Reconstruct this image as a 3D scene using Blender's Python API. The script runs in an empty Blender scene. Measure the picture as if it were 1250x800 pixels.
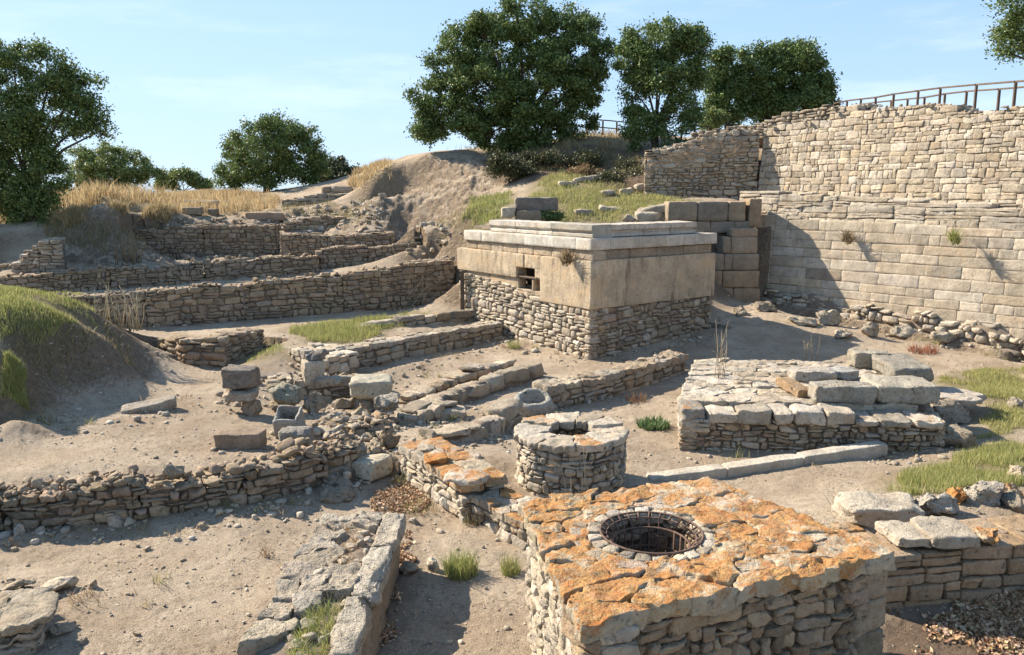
import bpy, math
import numpy as np
from math import radians as R, sin, cos, pi
SC = bpy.context.scene
COL = SC.collection
rng = np.random.default_rng(11)
U = lambda a, b, n=None: rng.uniform(a, b, n)
A = np.array
# ------------------------------------------------------------------ camera geometry
CZ = 4.6; FPX = 1000.0; PITCH = math.atan(168 / 1000)
def ray(px, py):
    u = (px - 625) / FPX; v = (py - 400) / FPX
    return A([u, cos(PITCH) - v * sin(PITCH), -sin(PITCH) - v * cos(PITCH)])
def at(px, py, z):
    d = ray(px, py); t = (z - CZ) / d[2]
    return A([d[0] * t, d[1] * t, z])
def dep(px, py, D):
    d = ray(px, py); t = D / d[1]
    return A([d[0] * t, D, CZ + d[2] * t])
def xy(p): return (float(p[0]), float(p[1]))
# ------------------------------------------------------------------ noise
def vnoise(p, seed=0):
    p = np.asarray(p, float); i = np.floor(p).astype(np.int64); f = p - i; f = f * f * (3 - 2 * f)
    def h(a, b, c):
        n = (i[..., 0] + a) * 73856093 ^ (i[..., 1] + b) * 19349663 ^ (i[..., 2] + c) * 83492791 ^ (seed * 2654435 + 97)
        n = (n ^ (n >> 13)) & 0xffffffff
        n = (n * 1274126177) & 0xffffffff
        n = n ^ (n >> 16)
        n = (n * 668265263) & 0xffffffff
        return ((n >> 5) & 0xffff) / 32767.5 - 1
    x, y, z = f[..., 0], f[..., 1], f[..., 2]
    def L(a, b, t): return a + (b - a) * t
    return L(L(L(h(0,0,0), h(1,0,0), x), L(h(0,1,0), h(1,1,0), x), y), L(L(h(0,0,1), h(1,0,1), x), L(h(0,1,1), h(1,1,1), x), y), z)
def fbm(p, seed=0, o=3):
    s = 0; a = 1.0
    for k in range(o):
        s = s + a * vnoise(np.asarray(p) * 2.03 ** k, seed + k); a *= .5
    return s
def P3(x, y, z=0): return np.stack([x, y, np.zeros_like(x) + z], -1)
# ------------------------------------------------------------------ mesh builder
class MB:
    def __init__(s): s.V = []; s.T = []; s.Q = []; s.R = []; s.n = 0
    def add(s, v, q=None, t=None, tint=(.3, .27, .22, 0), m=0):
        v = np.asarray(v, float).reshape(-1, 3)
        tint = np.asarray(tint, float)
        if tint.ndim == 1: tint = np.tile(tint, (len(v), 1))
        s.V.append(v); s.T.append(tint)
        if q is not None and len(q): s.Q.append((np.asarray(q, np.int64).reshape(-1, 4) + s.n, m))
        if t is not None and len(t): s.R.append((np.asarray(t, np.int64).reshape(-1, 3) + s.n, m))
        s.n += len(v)
    def build(s, name, mats, parent=None, smooth=True):
        me = bpy.data.meshes.new(name)
        V = np.concatenate(s.V); T = np.concatenate(s.T)
        if parent is not None: V = V - A(parent.matrix_basis.translation)
        loops = []; starts = []; mi = []; k = 0
        for grp, w in ((s.Q, 4), (s.R, 3)):
            for f, m in grp:
                loops.append(f.ravel()); starts.append(k + w * np.arange(len(f))); mi.append(np.full(len(f), m)); k += f.size
        loops = np.concatenate(loops); starts = np.concatenate(starts); mi = np.concatenate(mi)
        me.vertices.add(len(V)); me.vertices.foreach_set('co', V.ravel().astype(np.float32))
        me.loops.add(len(loops)); me.loops.foreach_set('vertex_index', loops.astype(np.int32))
        me.polygons.add(len(starts)); me.polygons.foreach_set('loop_start', starts.astype(np.int32))
        me.polygons.foreach_set('material_index', mi.astype(np.int32))
        me.polygons.foreach_set('use_smooth', np.full(len(starts), smooth))
        at_ = me.attributes.new('tint', 'FLOAT_COLOR', 'POINT'); at_.data.foreach_set('color', T.ravel().astype(np.float32))
        me.update(calc_edges=True); me.validate()
        for m in (mats if isinstance(mats, (list, tuple)) else [mats]): me.materials.append(m)
        o = bpy.data.objects.new(name, me); COL.objects.link(o)
        if parent is not None: o.parent = parent
        return o
def tag(o, label=None, cat=None, group=None, kind=None):
    if label and not kind: kind = 'thing'
    if label: o['label'] = label
    if cat: o['category'] = cat
    if group: o['group'] = group
    if kind: o['kind'] = kind
    return o
def empty(name, loc, label=None, cat=None, group=None):
    o = bpy.data.objects.new(name, None); COL.objects.link(o); o.location = [float(c) for c in loc]
    o.empty_display_size = .2
    return tag(o, label, cat, group)
# ------------------------------------------------------------------ materials
class NT:
    def __init__(s, mat):
        s.t = mat.node_tree; s.t.nodes.clear()
    def n(s, typ, ins=None, **kw):
        d = s.t.nodes.new(typ)
        for k, v in kw.items(): setattr(d, k, v)
        for k, v in (ins or {}).items():
            if hasattr(v, 'is_output'): s.t.links.new(v, d.inputs[k])
            else: d.inputs[k].default_value = v
        return d
    def noise(s, vec, sc, det=4, rough=.55): return s.n('ShaderNodeTexNoise', {'Vector': vec, 'Scale': sc, 'Detail': det, 'Roughness': rough}).outputs[0]
    def mr(s, v, a, b, c=0., d=1., smooth=False):
        return s.n('ShaderNodeMapRange', {0: v, 1: a, 2: b, 3: c, 4: d}, interpolation_type='SMOOTHSTEP' if smooth else 'LINEAR').outputs[0]
    def math(s, op, a, b): return s.n('ShaderNodeMath', {0: a, 1: b}, operation=op).outputs[0]
    def mix(s, f, a, b, bt='MIX'): return s.n('ShaderNodeMix', {0: f, 6: a, 7: b}, data_type='RGBA', blend_type=bt).outputs[2]
    def mul(s, c, v):
        r = s.n('ShaderNodeVectorMath', {0: c, 3: v}, operation='SCALE'); return r.outputs[0]
def newmat(name):
    m = bpy.data.materials.new(name); m.use_nodes = True; return m, NT(m)
def finish(t, col, rough, height=None, dist=.02, strength=.8, spec=.25):
    b = t.n('ShaderNodeBsdfPrincipled', {'Base Color': col, 'Roughness': rough, 'Specular IOR Level': spec})
    if height is not None:
        bp = t.n('ShaderNodeBump', {'Height': height, 'Distance': dist, 'Strength': strength}); t.t.links.new(bp.outputs[0], b.inputs['Normal'])
    o = t.n('ShaderNodeOutputMaterial', {0: b.outputs[0]})
    return b
def stone_mat(name, grey=.26, dark=.8, bump=.034, sc=1.0, pit=.5, grain=1.0, streak=0.):
    m, t = newmat(name)
    a = t.n('ShaderNodeAttribute', attribute_name='tint'); pos = t.n('ShaderNodeNewGeometry').outputs[0]
    n1 = t.noise(pos, 2.6 * sc, 6, .6); n2 = t.noise(pos, 21 * sc, 6, .65); n3 = t.noise(pos, 75 * sc, 3, .6)
    c = t.mul(a.outputs['Color'], t.mr(n1, .25, .75, .68, 1.3))
    c = t.mul(c, t.mr(n2, .3, .7, .8, 1.18))
    warm = t.noise(pos, 4.3 * sc, 3)
    c = t.mix(t.mr(warm, .52, .72, 0, .35), c, (.36, .25, .15, 1))
    g = t.math('MULTIPLY', t.mr(t.noise(pos, 7.5 * sc, 8, .7), .52, .62, 0, 1, True), grey)
    c = t.mix(g, c, (.41, .36, .28, 1))
    w = t.math('MULTIPLY', t.mr(t.noise(pos, 17 * sc, 5, .7), .6, .68, 0, 1, True), grey)
    c = t.mix(w, c, (.54, .48, .39, 1))
    d = t.math('MULTIPLY', t.mr(t.noise(t.n('ShaderNodeVectorMath', {0: pos, 1: (7.3, 2.1, 9.4)}, operation='ADD').outputs[0], 11 * sc, 8, .72), .55, .66, 0, 1, True), dark)
    c = t.mix(d, c, (.075, .07, .06, 1))
    if streak:
        sv = t.n('ShaderNodeVectorMath', {0: pos, 1: (3.2, 3.2, .55)}, operation='MULTIPLY').outputs[0]
        sf = t.math('MULTIPLY', t.mr(t.noise(sv, 1.5, 7, .7), .5, .68, 0, 1, True), streak); c = t.mix(sf, c, (.17, .135, .095, 1))
        sv = t.n('ShaderNodeVectorMath', {0: pos, 1: (1.3, 1.3, 2.2)}, operation='MULTIPLY').outputs[0]
        c = t.mix(t.math('MULTIPLY', t.mr(t.noise(sv, 1.1, 6, .65), .48, .66, 0, 1, True), streak * .8), c, (.50, .36, .22, 1))
    # orange crust lichen: amount is in the alpha of the stone's own colour
    lo = t.math('ADD', t.math('MULTIPLY', t.noise(pos, 4.2, 5, .6), .56), t.math('MULTIPLY', t.noise(pos, 26, 7, .78), .44)); upz = t.mr(t.n('ShaderNodeSeparateXYZ', {0: t.n('ShaderNodeNewGeometry').outputs['True Normal']}).outputs[2], .15, .75, -.10, 0); la = t.math('ADD', t.math('ADD', lo, t.math('MULTIPLY', a.outputs['Alpha'], .3)), upz)
    of = t.math('MULTIPLY', t.mr(la, .54, .64, 0, 1, True), t.mr(a.outputs['Alpha'], .02, .12, 0, .88))
    of = t.math('MULTIPLY', of, t.mr(t.noise(pos, 48, 5, .75), .34, .5, .5, 1, True))
    oc = t.mix(t.mr(t.noise(pos, 8, 6, .7), .38, .62), (.38, .135, .028, 1), (.46, .25, .08, 1))
    oc = t.mul(oc, t.mr(t.noise(pos, 60, 4, .7), .3, .7, .55, 1.3))
    c = t.mix(of, c, oc)
    vo = t.n('ShaderNodeTexVoronoi', {'Vector': pos, 'Scale': 30 * sc}).outputs[0]
    h = t.math('ADD', t.math('MULTIPLY', n2, 1.0 * grain), t.math('MULTIPLY', n3, .35 * grain))
    h = t.math('ADD', h, t.math('MULTIPLY', t.mr(vo, .05, .35, 0, 1), pit * .35))
    h = t.math('ADD', h, t.math('MULTIPLY', t.noise(pos, 6 * sc, 4), 1.2))
    finish(t, c, .92, h, bump, .9, .15)
    return m
M = {}
M['stone'] = stone_mat('weathered_limestone')
M['coarse'] = stone_mat('pitted_limestone', grey=.45, dark=1.0, bump=.06, pit=1.2)
M['ashlar'] = stone_mat('dressed_limestone', grey=.2, dark=.4, bump=.022, sc=.9, streak=.25)
M['marble'] = stone_mat('old_marble', grey=.35, dark=.5, bump=.010, sc=.8, pit=.3, streak=.3)
M['panel'] = stone_mat('smooth_sandstone', grey=.2, dark=.45, bump=.012, sc=.8, pit=.5, streak=.95)
def simple(name, c1, c2, sc, rough=.9, dist=.01, stretch=None):
    m, t = newmat(name); pos = t.n('ShaderNodeNewGeometry').outputs[0]
    if stretch: pos = t.n('ShaderNodeVectorMath', {0: pos, 1: stretch}, operation='MULTIPLY').outputs[0]
    n = t.noise(pos, sc, 6, .6)
    finish(t, t.mix(t.mr(n, .3, .7), c1, c2), rough, n, dist); return m
M['mortar'] = simple('earth_mortar', (.13, .10, .075, 1), (.26, .2, .145, 1), 9, .95, .03)
M['wood'] = simple('old_timber', (.07, .05, .038, 1), (.16, .115, .08, 1), 14, .8, .01, (1, 1, .15))
M['iron'] = simple('rusty_iron', (.07, .045, .035, 1), (.19, .12, .085, 1), 40, .8, .004)
M['bark'] = simple('tree_bark', (.04, .034, .026, 1), (.13, .11, .085, 1), 9, .95, .05, (1, 1, .25))
def leafmat(name, trans=.3, rough=.5):
    m, t = newmat(name); a = t.n('ShaderNodeAttribute', attribute_name='tint')
    b = t.n('ShaderNodeBsdfPrincipled', {'Base Color': a.outputs[0], 'Roughness': rough, 'Specular IOR Level': .3})
    tr = t.n('ShaderNodeBsdfTranslucent', {0: a.outputs[0]})
    t.n('ShaderNodeOutputMaterial', {0: t.n('ShaderNodeMixShader', {0: trans, 1: b.outputs[0], 2: tr.outputs[0]}).outputs[0]})
    return m
M['leaf'] = leafmat('oak_leaf', .22); M['grass'] = leafmat('grass_blade', .35, .6); M['litter'] = leafmat('dry_leaf', .1, .7)
# ------------------------------------------------------------------ stones
def tmpl(N, e=.86):
    if N == 3: t = A([-1, 0, 1.])
    else:
        t = np.concatenate([[-1], np.linspace(-e, e, N - 2), [1]])
    idx = {}; pts = []
    def vid(i, j, k):
        if (i, j, k) not in idx: idx[(i, j, k)] = len(pts); pts.append((t[i], t[j], t[k]))
        return idx[(i, j, k)]
    q = []
    for a in range(N - 1):
        for b in range(N - 1):
            for s_ in (0, N - 1):
                f = [(a, b), (a + 1, b), (a + 1, b + 1), (a, b + 1)]
                if s_: g = f
                else: g = f[::-1]
                q.append([vid(i, j, s_) for i, j in g])
                q.append([vid(j, s_, i) for i, j in g])
                q.append([vid(s_, i, j) for i, j in g])
    return A(pts), A(q)
TM = {n: tmpl(n) for n in (3, 4, 5, 6, 7, 9, 12)}; TS = {n: tmpl(n, .955) for n in (4, 5, 6, 7, 9, 12)}
BITS = [(i, j, k) for i in (0, 1) for j in (0, 1) for k in (0, 1)]
def hexes(mb, C, tint, N=6, k=6., rough=.015, m=0, freq=5., cuts=4, cd=(.86, 1.3)):
    """C (n,8,3): corners in BITS order (along, depth, up) -> rounded, roughened stones"""
    C = np.asarray(C, float)
    if len(C) == 0: return
    if k >= 11 and cuts == 4: cuts = 0
    Up, q = TS[N] if k >= 11 and N in TS else TM[N]
    nrm = (np.abs(Up) ** k).sum(1) ** (1 / k)
    P = Up / nrm[:, None] * 1.015
    n = len(C); P = np.repeat(P[None], n, 0)
    for _ in range(cuts):
        d = rng.normal(size=(n, 1, 3)); d /= np.linalg.norm(d, axis=2, keepdims=True); ex = np.maximum((P * d).sum(2) - U(cd[0], cd[1], (n, 1)), 0)
        P = P - ex[..., None] * d
    W = np.ones((n, P.shape[1], 8))
    for b, bits in enumerate(BITS):
        for ax in range(3): W[:, :, b] *= (1 + P[:, :, ax]) / 2 if bits[ax] else (1 - P[:, :, ax]) / 2
    V = np.einsum('nmk,nkd->nmd', W, C)
    n, mm = V.shape[:2]
    off = U(-50, 50, (n, 1, 3))
    q1 = V * freq + off
    D = np.stack([fbm(q1, 3, 3), fbm(q1 + 31.7, 5, 3), fbm(q1 + 77.1, 9, 3)], -1)
    D2 = np.stack([vnoise(q1 * 3.7 + 9.1, 13), vnoise(q1 * 3.7 + 51, 15), vnoise(q1 * 3.7 + 93, 19)], -1)
    V = V + D * rough * .85 + D2 * rough * .4 + U(-1, 1, V.shape) * rough * .15
    T = np.repeat(np.asarray(tint, float)[:, None, :], mm, 1)
    F = (q[None] + (np.arange(n) * mm)[:, None, None])
    mb.add(V.reshape(-1, 3), F.reshape(-1, 4), None, T.reshape(-1, 4), m)
def tints(n, base, var=.16, hue=.05, pal=None, lichen=0.):
    base = np.asarray(base, float)
    if pal is not None: b = np.asarray(pal)[rng.integers(0, len(pal), n)]
    else: b = np.tile(base, (n, 1))
    hv = U(-hue, hue, (n, 1)); c = b * (1 + U(-var, var, (n, 1))) * (1 + hv * A([.55, 0, -1.1])) * (1 + U(-.008, .008, (n, 3)))
    dk = (rng.random((n, 1)) < .1) * U(.1, .35, (n, 1)); c = c * (1 - dk)
    al = np.clip(lichen * U(0, 2, (n, 1)), 0, 1) if lichen else np.zeros((n, 1))
    return np.concatenate([np.clip(c, .02, .8), al], 1)
LIME = [(.40, .335, .25), (.44, .37, .28), (.36, .30, .225), (.41, .325, .225), (.34, .29, .225)]
BROWN = [(.33, .25, .165), (.37, .28, .185), (.30, .23, .155), (.35, .255, .18), (.32, .255, .18)]
PALE = [(.48, .41, .315), (.44, .375, .285), (.51, .44, .345), (.46, .38, .28)]
GREY = [(.35, .29, .215), (.39, .325, .245), (.31, .255, .185)]
def layout(L, H, ch, ln, split=.25, jag=.0):
    out = []; z = 0.
    while z < H:
        h = U(*ch); s = -U(0, ln[0])
        while s < L:
            l = U(*ln); a, b = max(s, 0), min(s + l, L)
            if L - b < ln[0] * .45: b = L; l = L - s + .01
            if b - a > ln[0] * .3:
                r = rng.random()
                if r < split and h > ch[0] * 1.05:
                    c = U(.35, .65); out.append((a, b, z, z + h * c)); out.append((a, b, z + h * c, z + h))
                elif r < split * 1.5 and b - a > ln[0] * 1.3:
                    c = a + (b - a) * U(.35, .65); out.append((a, c, z, z + h)); out.append((c, b, z, z + h))
                else: out.append((a, b, z, z + h))
            s += l
        z += h
    return out
class Path:
    def __init__(s, pts, zb, zt):
        s.p = A(pts, float); d = np.diff(s.p, axis=0); s.l = np.hypot(d[:, 0], d[:, 1]); s.c = np.concatenate([[0], np.cumsum(s.l)])
        s.L = s.c[-1]; s.zb = np.broadcast_to(zb, len(s.p)); s.zt = np.broadcast_to(zt, len(s.p))
        s.t = d / s.l[:, None]
    def pos(s, q): return np.stack([np.interp(q, s.c, s.p[:, 0]), np.interp(q, s.c, s.p[:, 1])], -1)
    def nor(s, q, seg=None):
        i = np.clip(np.searchsorted(s.c, q, 'right') - 1, 0, len(s.t) - 1) if seg is None else np.full(np.shape(q), seg)
        if seg is None:   # smooth normals
            vt = np.vstack([s.t[:1], (s.t[:-1] + s.t[1:]) / 2, s.t[-1:]])
            if np.allclose(s.p[0], s.p[-1]): vt[0] = vt[-1] = s.t[0] + s.t[-1]
            tx = np.interp(q, s.c, vt[:, 0]); ty = np.interp(q, s.c, vt[:, 1]); r = np.hypot(tx, ty); return np.stack([ty / r, -tx / r], -1)
        t = s.t[i]; return np.stack([t[..., 1], -t[..., 0]], -1)
    def b(s, q): return np.interp(q, s.c, s.zb)
    def top(s, q): return np.interp(q, s.c, s.zt)
def stone_wall(mb, pts, zb, zt, T=.5, ch=(.12, .24), ln=(.2, .5), pal=BROWN, gap=.010, rag=.1, split=.32, N=7, k=9, rough=.026,
               d=.24, back=False, batter=0., smooth=False, warp=(.07, .045), lichen=0., var=.18, hue=.05, prot=.02, m=0, core=1, toprub=0, topfill=True, coredrop=.07, corein=.07, foot=.15):
    pa = Path(pts, zb, zt); seed = int(rng.integers(0, 9999))
    H = float(max(pa.zt - pa.zb)) + .1 + foot
    segs = [(0, pa.L, None)] if smooth else [(pa.c[i], pa.c[i + 1], i) for i in range(len(pa.l))]
    def ztop(q): return pa.top(q) + rag * fbm(P3(np.asarray(q, float) * 1.1, np.zeros_like(q, dtype=float) + seed, 0), seed, 3)
    rows = [(0, d, 0)]
    if T > d * 1.4:
        inner = T - d - (d if back else 0)
        nI = max(0, int(round(inner / .32))) if topfill else 0
        for r in range(nI): rows.append((d + inner * r / nI, d + inner * (r + 1) / nI, 1))
        if back or nI == 0: rows.append((T - d, T, 0 if back else 1))
    if toprub:
        CC = []
        for q in U(0, pa.L, toprub):
            sz = min(.04 + rng.exponential(.03), .16); of = U(.0, T); p = pa.pos(q) - pa.nor(np.array([q]))[0] * of
            CC.append(box_hex((p[0], p[1], float(ztop(np.array([q]))[0]) - .03 + U(0, .05)), sz * U(1, 1.9), sz * U(.8, 1.4), sz * U(.6, 1), U(0, 3), (U(-.4, .4), U(-.4, .4)), 0, sz * .15))
        hexes(mb, A(CC), tints(len(CC), None, .2, .05, pal, lichen), 5, 4, .012, m, cuts=5, cd=(.7, 1.1))
    for s0, s1, seg in segs:
        for (o0, o1, inner) in rows:
            lay = A(layout(s1 - s0, H, ch, ln, split))
            a, b, z0, z1 = lay.T; a = a + s0; b = b + s0; mid = (a + b) / 2
            zb_ = pa.b(mid) - foot; zt_ = ztop(mid); z0 = z0 + zb_; z1 = z1 + zb_
            hh = z1 - z0
            keep = (zt_ - z0) > .35 * hh
            if inner: keep &= z1 > zt_ - 1.05 * ch[1]
            a, b, z0, z1, mid, zt_, hh = [v[keep] for v in (a, b, z0, z1, mid, zt_, hh)]
            if not len(a): continue
            z1 = np.where(z1 > zt_, np.maximum(zt_, z0 + .6 * hh), z1)
            n = len(a); C = np.zeros((n, 8, 3)); pr = U(-1, 1, n) * prot
            for bi, (i, j, kk) in enumerate(BITS):
                q = (b - gap * U(.5, 1.5, n)) if i else (a + gap * U(.5, 1.5, n)); z = (z1 - gap * .6) if kk else (z0 + gap * .6)
                w = P3(q * 2.1, z * 2.6, seed + .5)
                edge = np.minimum(1, np.minimum(q - s0, s1 - q) / .2)
                qq = q + warp[0] * fbm(w, seed + 1, 2) * edge; zz = z + warp[1] * fbm(w, seed + 2, 2)
                off = (o1 * (1 + (0 if inner else U(-.15, .15, n))) if j else o0) + batter * (z - pa.b(q)) - (pr if not j else 0)
                pq = pa.pos(np.clip(qq, 0, pa.L)) - pa.nor(np.clip(qq, 0, pa.L), seg) * off[:, None]
                C[:, bi, :2] = pq; C[:, bi, 2] = zz
            hexes(mb, C, tints(n, None, var, hue, pal, lichen), N, k, rough, m)
        if core is not None:
            ns = max(2, int((s1 - s0) / .25)); e = min(.1, (s1 - s0) * .1) if seg is not None and not smooth else 0
            q = np.linspace(s0 + e, s1 - e, ns); ci = min(corein, T * .3)
            zt_ = ztop(q) - coredrop; zt_ = np.maximum(zt_, pa.b(q) + .02); nn = pa.nor(q, seg); pp = pa.pos(q)
            zlo = pa.b(q) - .4; ring = []
            for off, z in ((ci, zlo), (ci, zt_), (T - ci, zt_), (T - ci, zlo)):
                oo = off + batter * (z - pa.b(q)); ring.append(np.concatenate([pp - nn * np.reshape(oo, (-1, 1)), z[:, None]], 1))
            V = np.stack(ring, 1).reshape(-1, 3); Fq = []
            for i in range(ns - 1):
                for j in range(4): Fq.append((i * 4 + j, (i + 1) * 4 + j, (i + 1) * 4 + (j + 1) % 4, i * 4 + (j + 1) % 4))
            Fq.append((0, 1, 2, 3)); e_ = (ns - 1) * 4; Fq.append((e_ + 3, e_ + 2, e_ + 1, e_))
            mb.add(V, Fq, None, (.2, .16, .12, 0), core)
def box_hex(c, l, w, h, rot=0., tilt=(0, 0), taper=0., jit=.0):
    """corners of one block, base centre c, l along rot, w deep, h high"""
    C = np.zeros((8, 3))
    for b, (i, j, k) in enumerate(BITS):
        f = 1 - taper * k
        C[b] = ((i - .5) * l * f, (j - .5) * w * f, k * h)
    C += U(-1, 1, (8, 3)) * jit
    tx, ty = tilt
    Rx = A([[1, 0, 0], [0, cos(tx), -sin(tx)], [0, sin(tx), cos(tx)]]); Ry = A([[cos(ty), 0, sin(ty)], [0, 1, 0], [-sin(ty), 0, cos(ty)]])
    Rz = A([[cos(rot), -sin(rot), 0], [sin(rot), cos(rot), 0], [0, 0, 1]])
    return C @ (Rz @ Ry @ Rx).T + A(c)
def capped(mb, pts, zb, zt, T, cap=.13, n=10, over=.02, stretch=1.2, tilt=.02, rough=.026, lichen=0., cpal=None, **kw):
    stone_wall(mb, pts, zb, [z - cap * .8 for z in zt], T=T, rag=.0, topfill=False, coredrop=.0, **kw)
    pa = Path(pts, zb, zt); a = []; b = []
    for q in pa.c: a.append(pa.pos(q) + pa.nor(np.array([q]))[0] * over); b.append(pa.pos(q) - pa.nor(np.array([q]))[0] * (T + over))
    for k in range(len(pts) - 1):
        quad = [a[k], a[k + 1], b[k + 1], b[k]]; nn = max(2, int(n * pa.l[k] / pa.L))
        for poly in voronoi(quad, nn, stretch, math.atan2(pa.t[k][1], pa.t[k][0])):
            c = A(poly).mean(0); q = pa.c[k] + (c - pa.p[k]) @ pa.t[k]; tn = tints(1, None, .12, .05, cpal or PALE + LIME)[0]; tn[3] = lichen * (rng.random() > .35) * U(.5, 1.3)
            slab(mb, poly, float(pa.top(q)) + U(-.02, .015), cap * U(.8, 1.2), tn, .006, rough, .004, 0, tilt, 44)
def _b(): pass
def clip(poly, nx, ny, c):
    out = []
    for i in range(len(poly)):
        p, q = poly[i], poly[(i + 1) % len(poly)]; a = p[0] * nx + p[1] * ny - c; b = q[0] * nx + q[1] * ny - c
        if a <= 0: out.append(p)
        if a * b < 0: t = a / (a - b); out.append((p[0] + (q[0] - p[0]) * t, p[1] + (q[1] - p[1]) * t))
    return out
def voronoi(quad, n, stretch=1., ang=0., hole=None, relax=2):
    """n crazy-paving cells inside a convex polygon"""
    quad = [tuple(p) for p in quad]; lo = A(quad).min(0); hi = A(quad).max(0); S = []
    def inside(p):
        for i in range(len(quad)):
            a, b = quad[i], quad[(i + 1) % len(quad)]
            if (b[0] - a[0]) * (p[1] - a[1]) - (b[1] - a[1]) * (p[0] - a[0]) < 0: return False
        return True
    ns = 0
    if hole is not None:
        ns = 9
        for k in range(ns): a = 2 * pi * k / ns + U(-.15, .15); r = hole[2] + .02; S.append(A([hole[0] + r * cos(a), hole[1] + r * sin(a)]))
    while len(S) < n:
        p = U(lo, hi)
        if inside(p) and (hole is None or math.hypot(p[0] - hole[0], p[1] - hole[1]) > hole[2] + .2): S.append(p)
    ca, sa = cos(ang), sin(ang); Mx = A([[ca, sa], [-sa * stretch, ca * stretch]]); G = Mx.T @ Mx
    for it in range(relax + 1):
        cells = []
        for i, p in enumerate(S):
            if it == relax and hole is not None: pass
            poly = quad
            for j, q in enumerate(S + ([A(hole[:2])] if hole is not None else [])):
                if i == j: continue
                d = G @ (q - p); c = (q @ G @ q - p @ G @ p) / 2
                poly = clip(poly, d[0], d[1], c)
                if len(poly) < 3: break
            cells.append(poly)
        if it < relax: S = [A(c).mean(0) if len(c) > 2 and i >= ns else p for i, (c, p) in enumerate(zip(cells, S))]
    return [c for c in cells if len(c) > 2]
def slab(mb, poly, z, th, tint, gap=.012, rough=.012, dome=.015, m=0, tilt=.02, M_=28, pushout=None):
    poly = A(poly); c = poly.mean(0)
    seg = np.roll(poly, -1, 0) - poly; l = np.hypot(*seg.T); cum = np.concatenate([[0], np.cumsum(l)]); q = np.linspace(0, cum[-1], M_, endpoint=False)
    pp = np.vstack([poly, poly[:1]]); B = np.stack([np.interp(q, cum, pp[:, 0]), np.interp(q, cum, pp[:, 1])], 1)
    r = np.hypot(*(B - c).T)
    # round the corners a little and leave a joint
    B = (B * 6 + np.roll(B, 1, 0) + np.roll(B, -1, 0)) / 8
    B = B + np.stack([fbm(P3(B[:, 0] * 6, B[:, 1] * 6, z * 31), 31, 3), fbm(P3(B[:, 0] * 6, B[:, 1] * 6, z * 17 + 9), 33, 3)], 1) * .022
    sc = np.clip(1 - gap / np.maximum(r, .02), .5, 1)[:, None]
    B = c + (B - c) * sc
    rings = [(.96, -th), (1.0, -th * .5), (1.0, -.014), (.988, -.002), (.93, 0), (.84, dome * .3), (.73, dome * .5), (.62, dome * .6), (.5, dome), (.38, dome), (.26, dome), (.13, dome)]
    V = []; off = U(-99, 99, 3); ta = U(-tilt, tilt, 2)
    for f, dz in rings:
        p = c + (B - c) * f; V.append(np.concatenate([p, (z + dz + (p - c) @ ta)[:, None]], 1))
    V.append(A([[c[0], c[1], z + dome]])); V = np.vstack(V)
    nz = np.stack([fbm(V * 7 + off, 1), fbm(V * 7 + off + 40, 2), fbm(V * 7 + off + 80, 3)], 1); nz2 = fbm(V * 19 + off, 6, 2); st_ = np.floor(fbm(V * A([5, 5, 0]) + off, 8, 2) * 3) / 3
    V = V + nz * rough * .8; V[:, 2] += (nz2 * .26 + st_ * .6) * rough; V[:, :2] += (fbm(V * 15 + off, 16, 2)[:, None] * (V[:, :2] - c) * .09)
    Q = []; n = M_
    for k in range(len(rings) - 1):
        for i in range(n): Q.append((k * n + i, k * n + (i + 1) % n, (k + 1) * n + (i + 1) % n, (k + 1) * n + i))
    e = (len(rings) - 1) * n; Tt = [(e + i, e + (i + 1) % n, e + n) for i in range(n)]
    mb.add(V, Q, Tt, tint, m)
def tube(mb, pts, rad, n=8, tint=(.1, .08, .06, 0), m=0, wob=0.):
    pts = A(pts, float); rad = np.broadcast_to(rad, len(pts)); V = []
    for i, p in enumerate(pts):
        d = pts[min(i + 1, len(pts) - 1)] - pts[max(i - 1, 0)]; d = d / np.linalg.norm(d)
        a = np.cross(d, (0, 0, 1.) if abs(d[2]) < .9 else (1., 0, 0)); a /= np.linalg.norm(a); b = np.cross(d, a)
        th = np.arange(n) * 2 * pi / n; V.append(p + (a[None] * np.cos(th)[:, None] + b[None] * np.sin(th)[:, None]) * (rad[i] * (1 + wob * U(-1, 1, (n, 1)))))
    V = np.vstack(V); Q = [(i * n + j, i * n + (j + 1) % n, (i + 1) * n + (j + 1) % n, (i + 1) * n + j) for i in range(len(pts) - 1) for j in range(n)]
    k = len(V); V = np.vstack([V, pts[:1], pts[-1:]]); e = (len(pts) - 1) * n
    Tt = [((j + 1) % n, j, k) for j in range(n)] + [(e + j, e + (j + 1) % n, k + 1) for j in range(n)]
    mb.add(V, Q, Tt, tint, m)
def bar(mb, a, b, w, h, tint=(.1, .08, .06, 0), m=0):
    a = A(a, float); b = A(b, float); d = b - a; L = np.linalg.norm(d); d /= L
    s = np.cross(d, (0, 0, 1.) if abs(d[2]) < .9 else (0., 1, 0)); s /= np.linalg.norm(s); u = np.cross(s, d)
    C = [(a if i == 0 else b) + s * (j - .5) * w + u * (k - .5) * h for i, j, k in BITS]
    hexes(mb, [C], [tint], 4, 14, .002, m)
# ------------------------------------------------------------------ terrain
CP = []
def zc(*l):
    for px, py, z in l: CP.append(at(px, py, z))
def dc(*l):
    for px, py, D in l: CP.append(dep(px, py, D))
def wc(*l):
    for p in l: CP.append(A(p, float))
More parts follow.
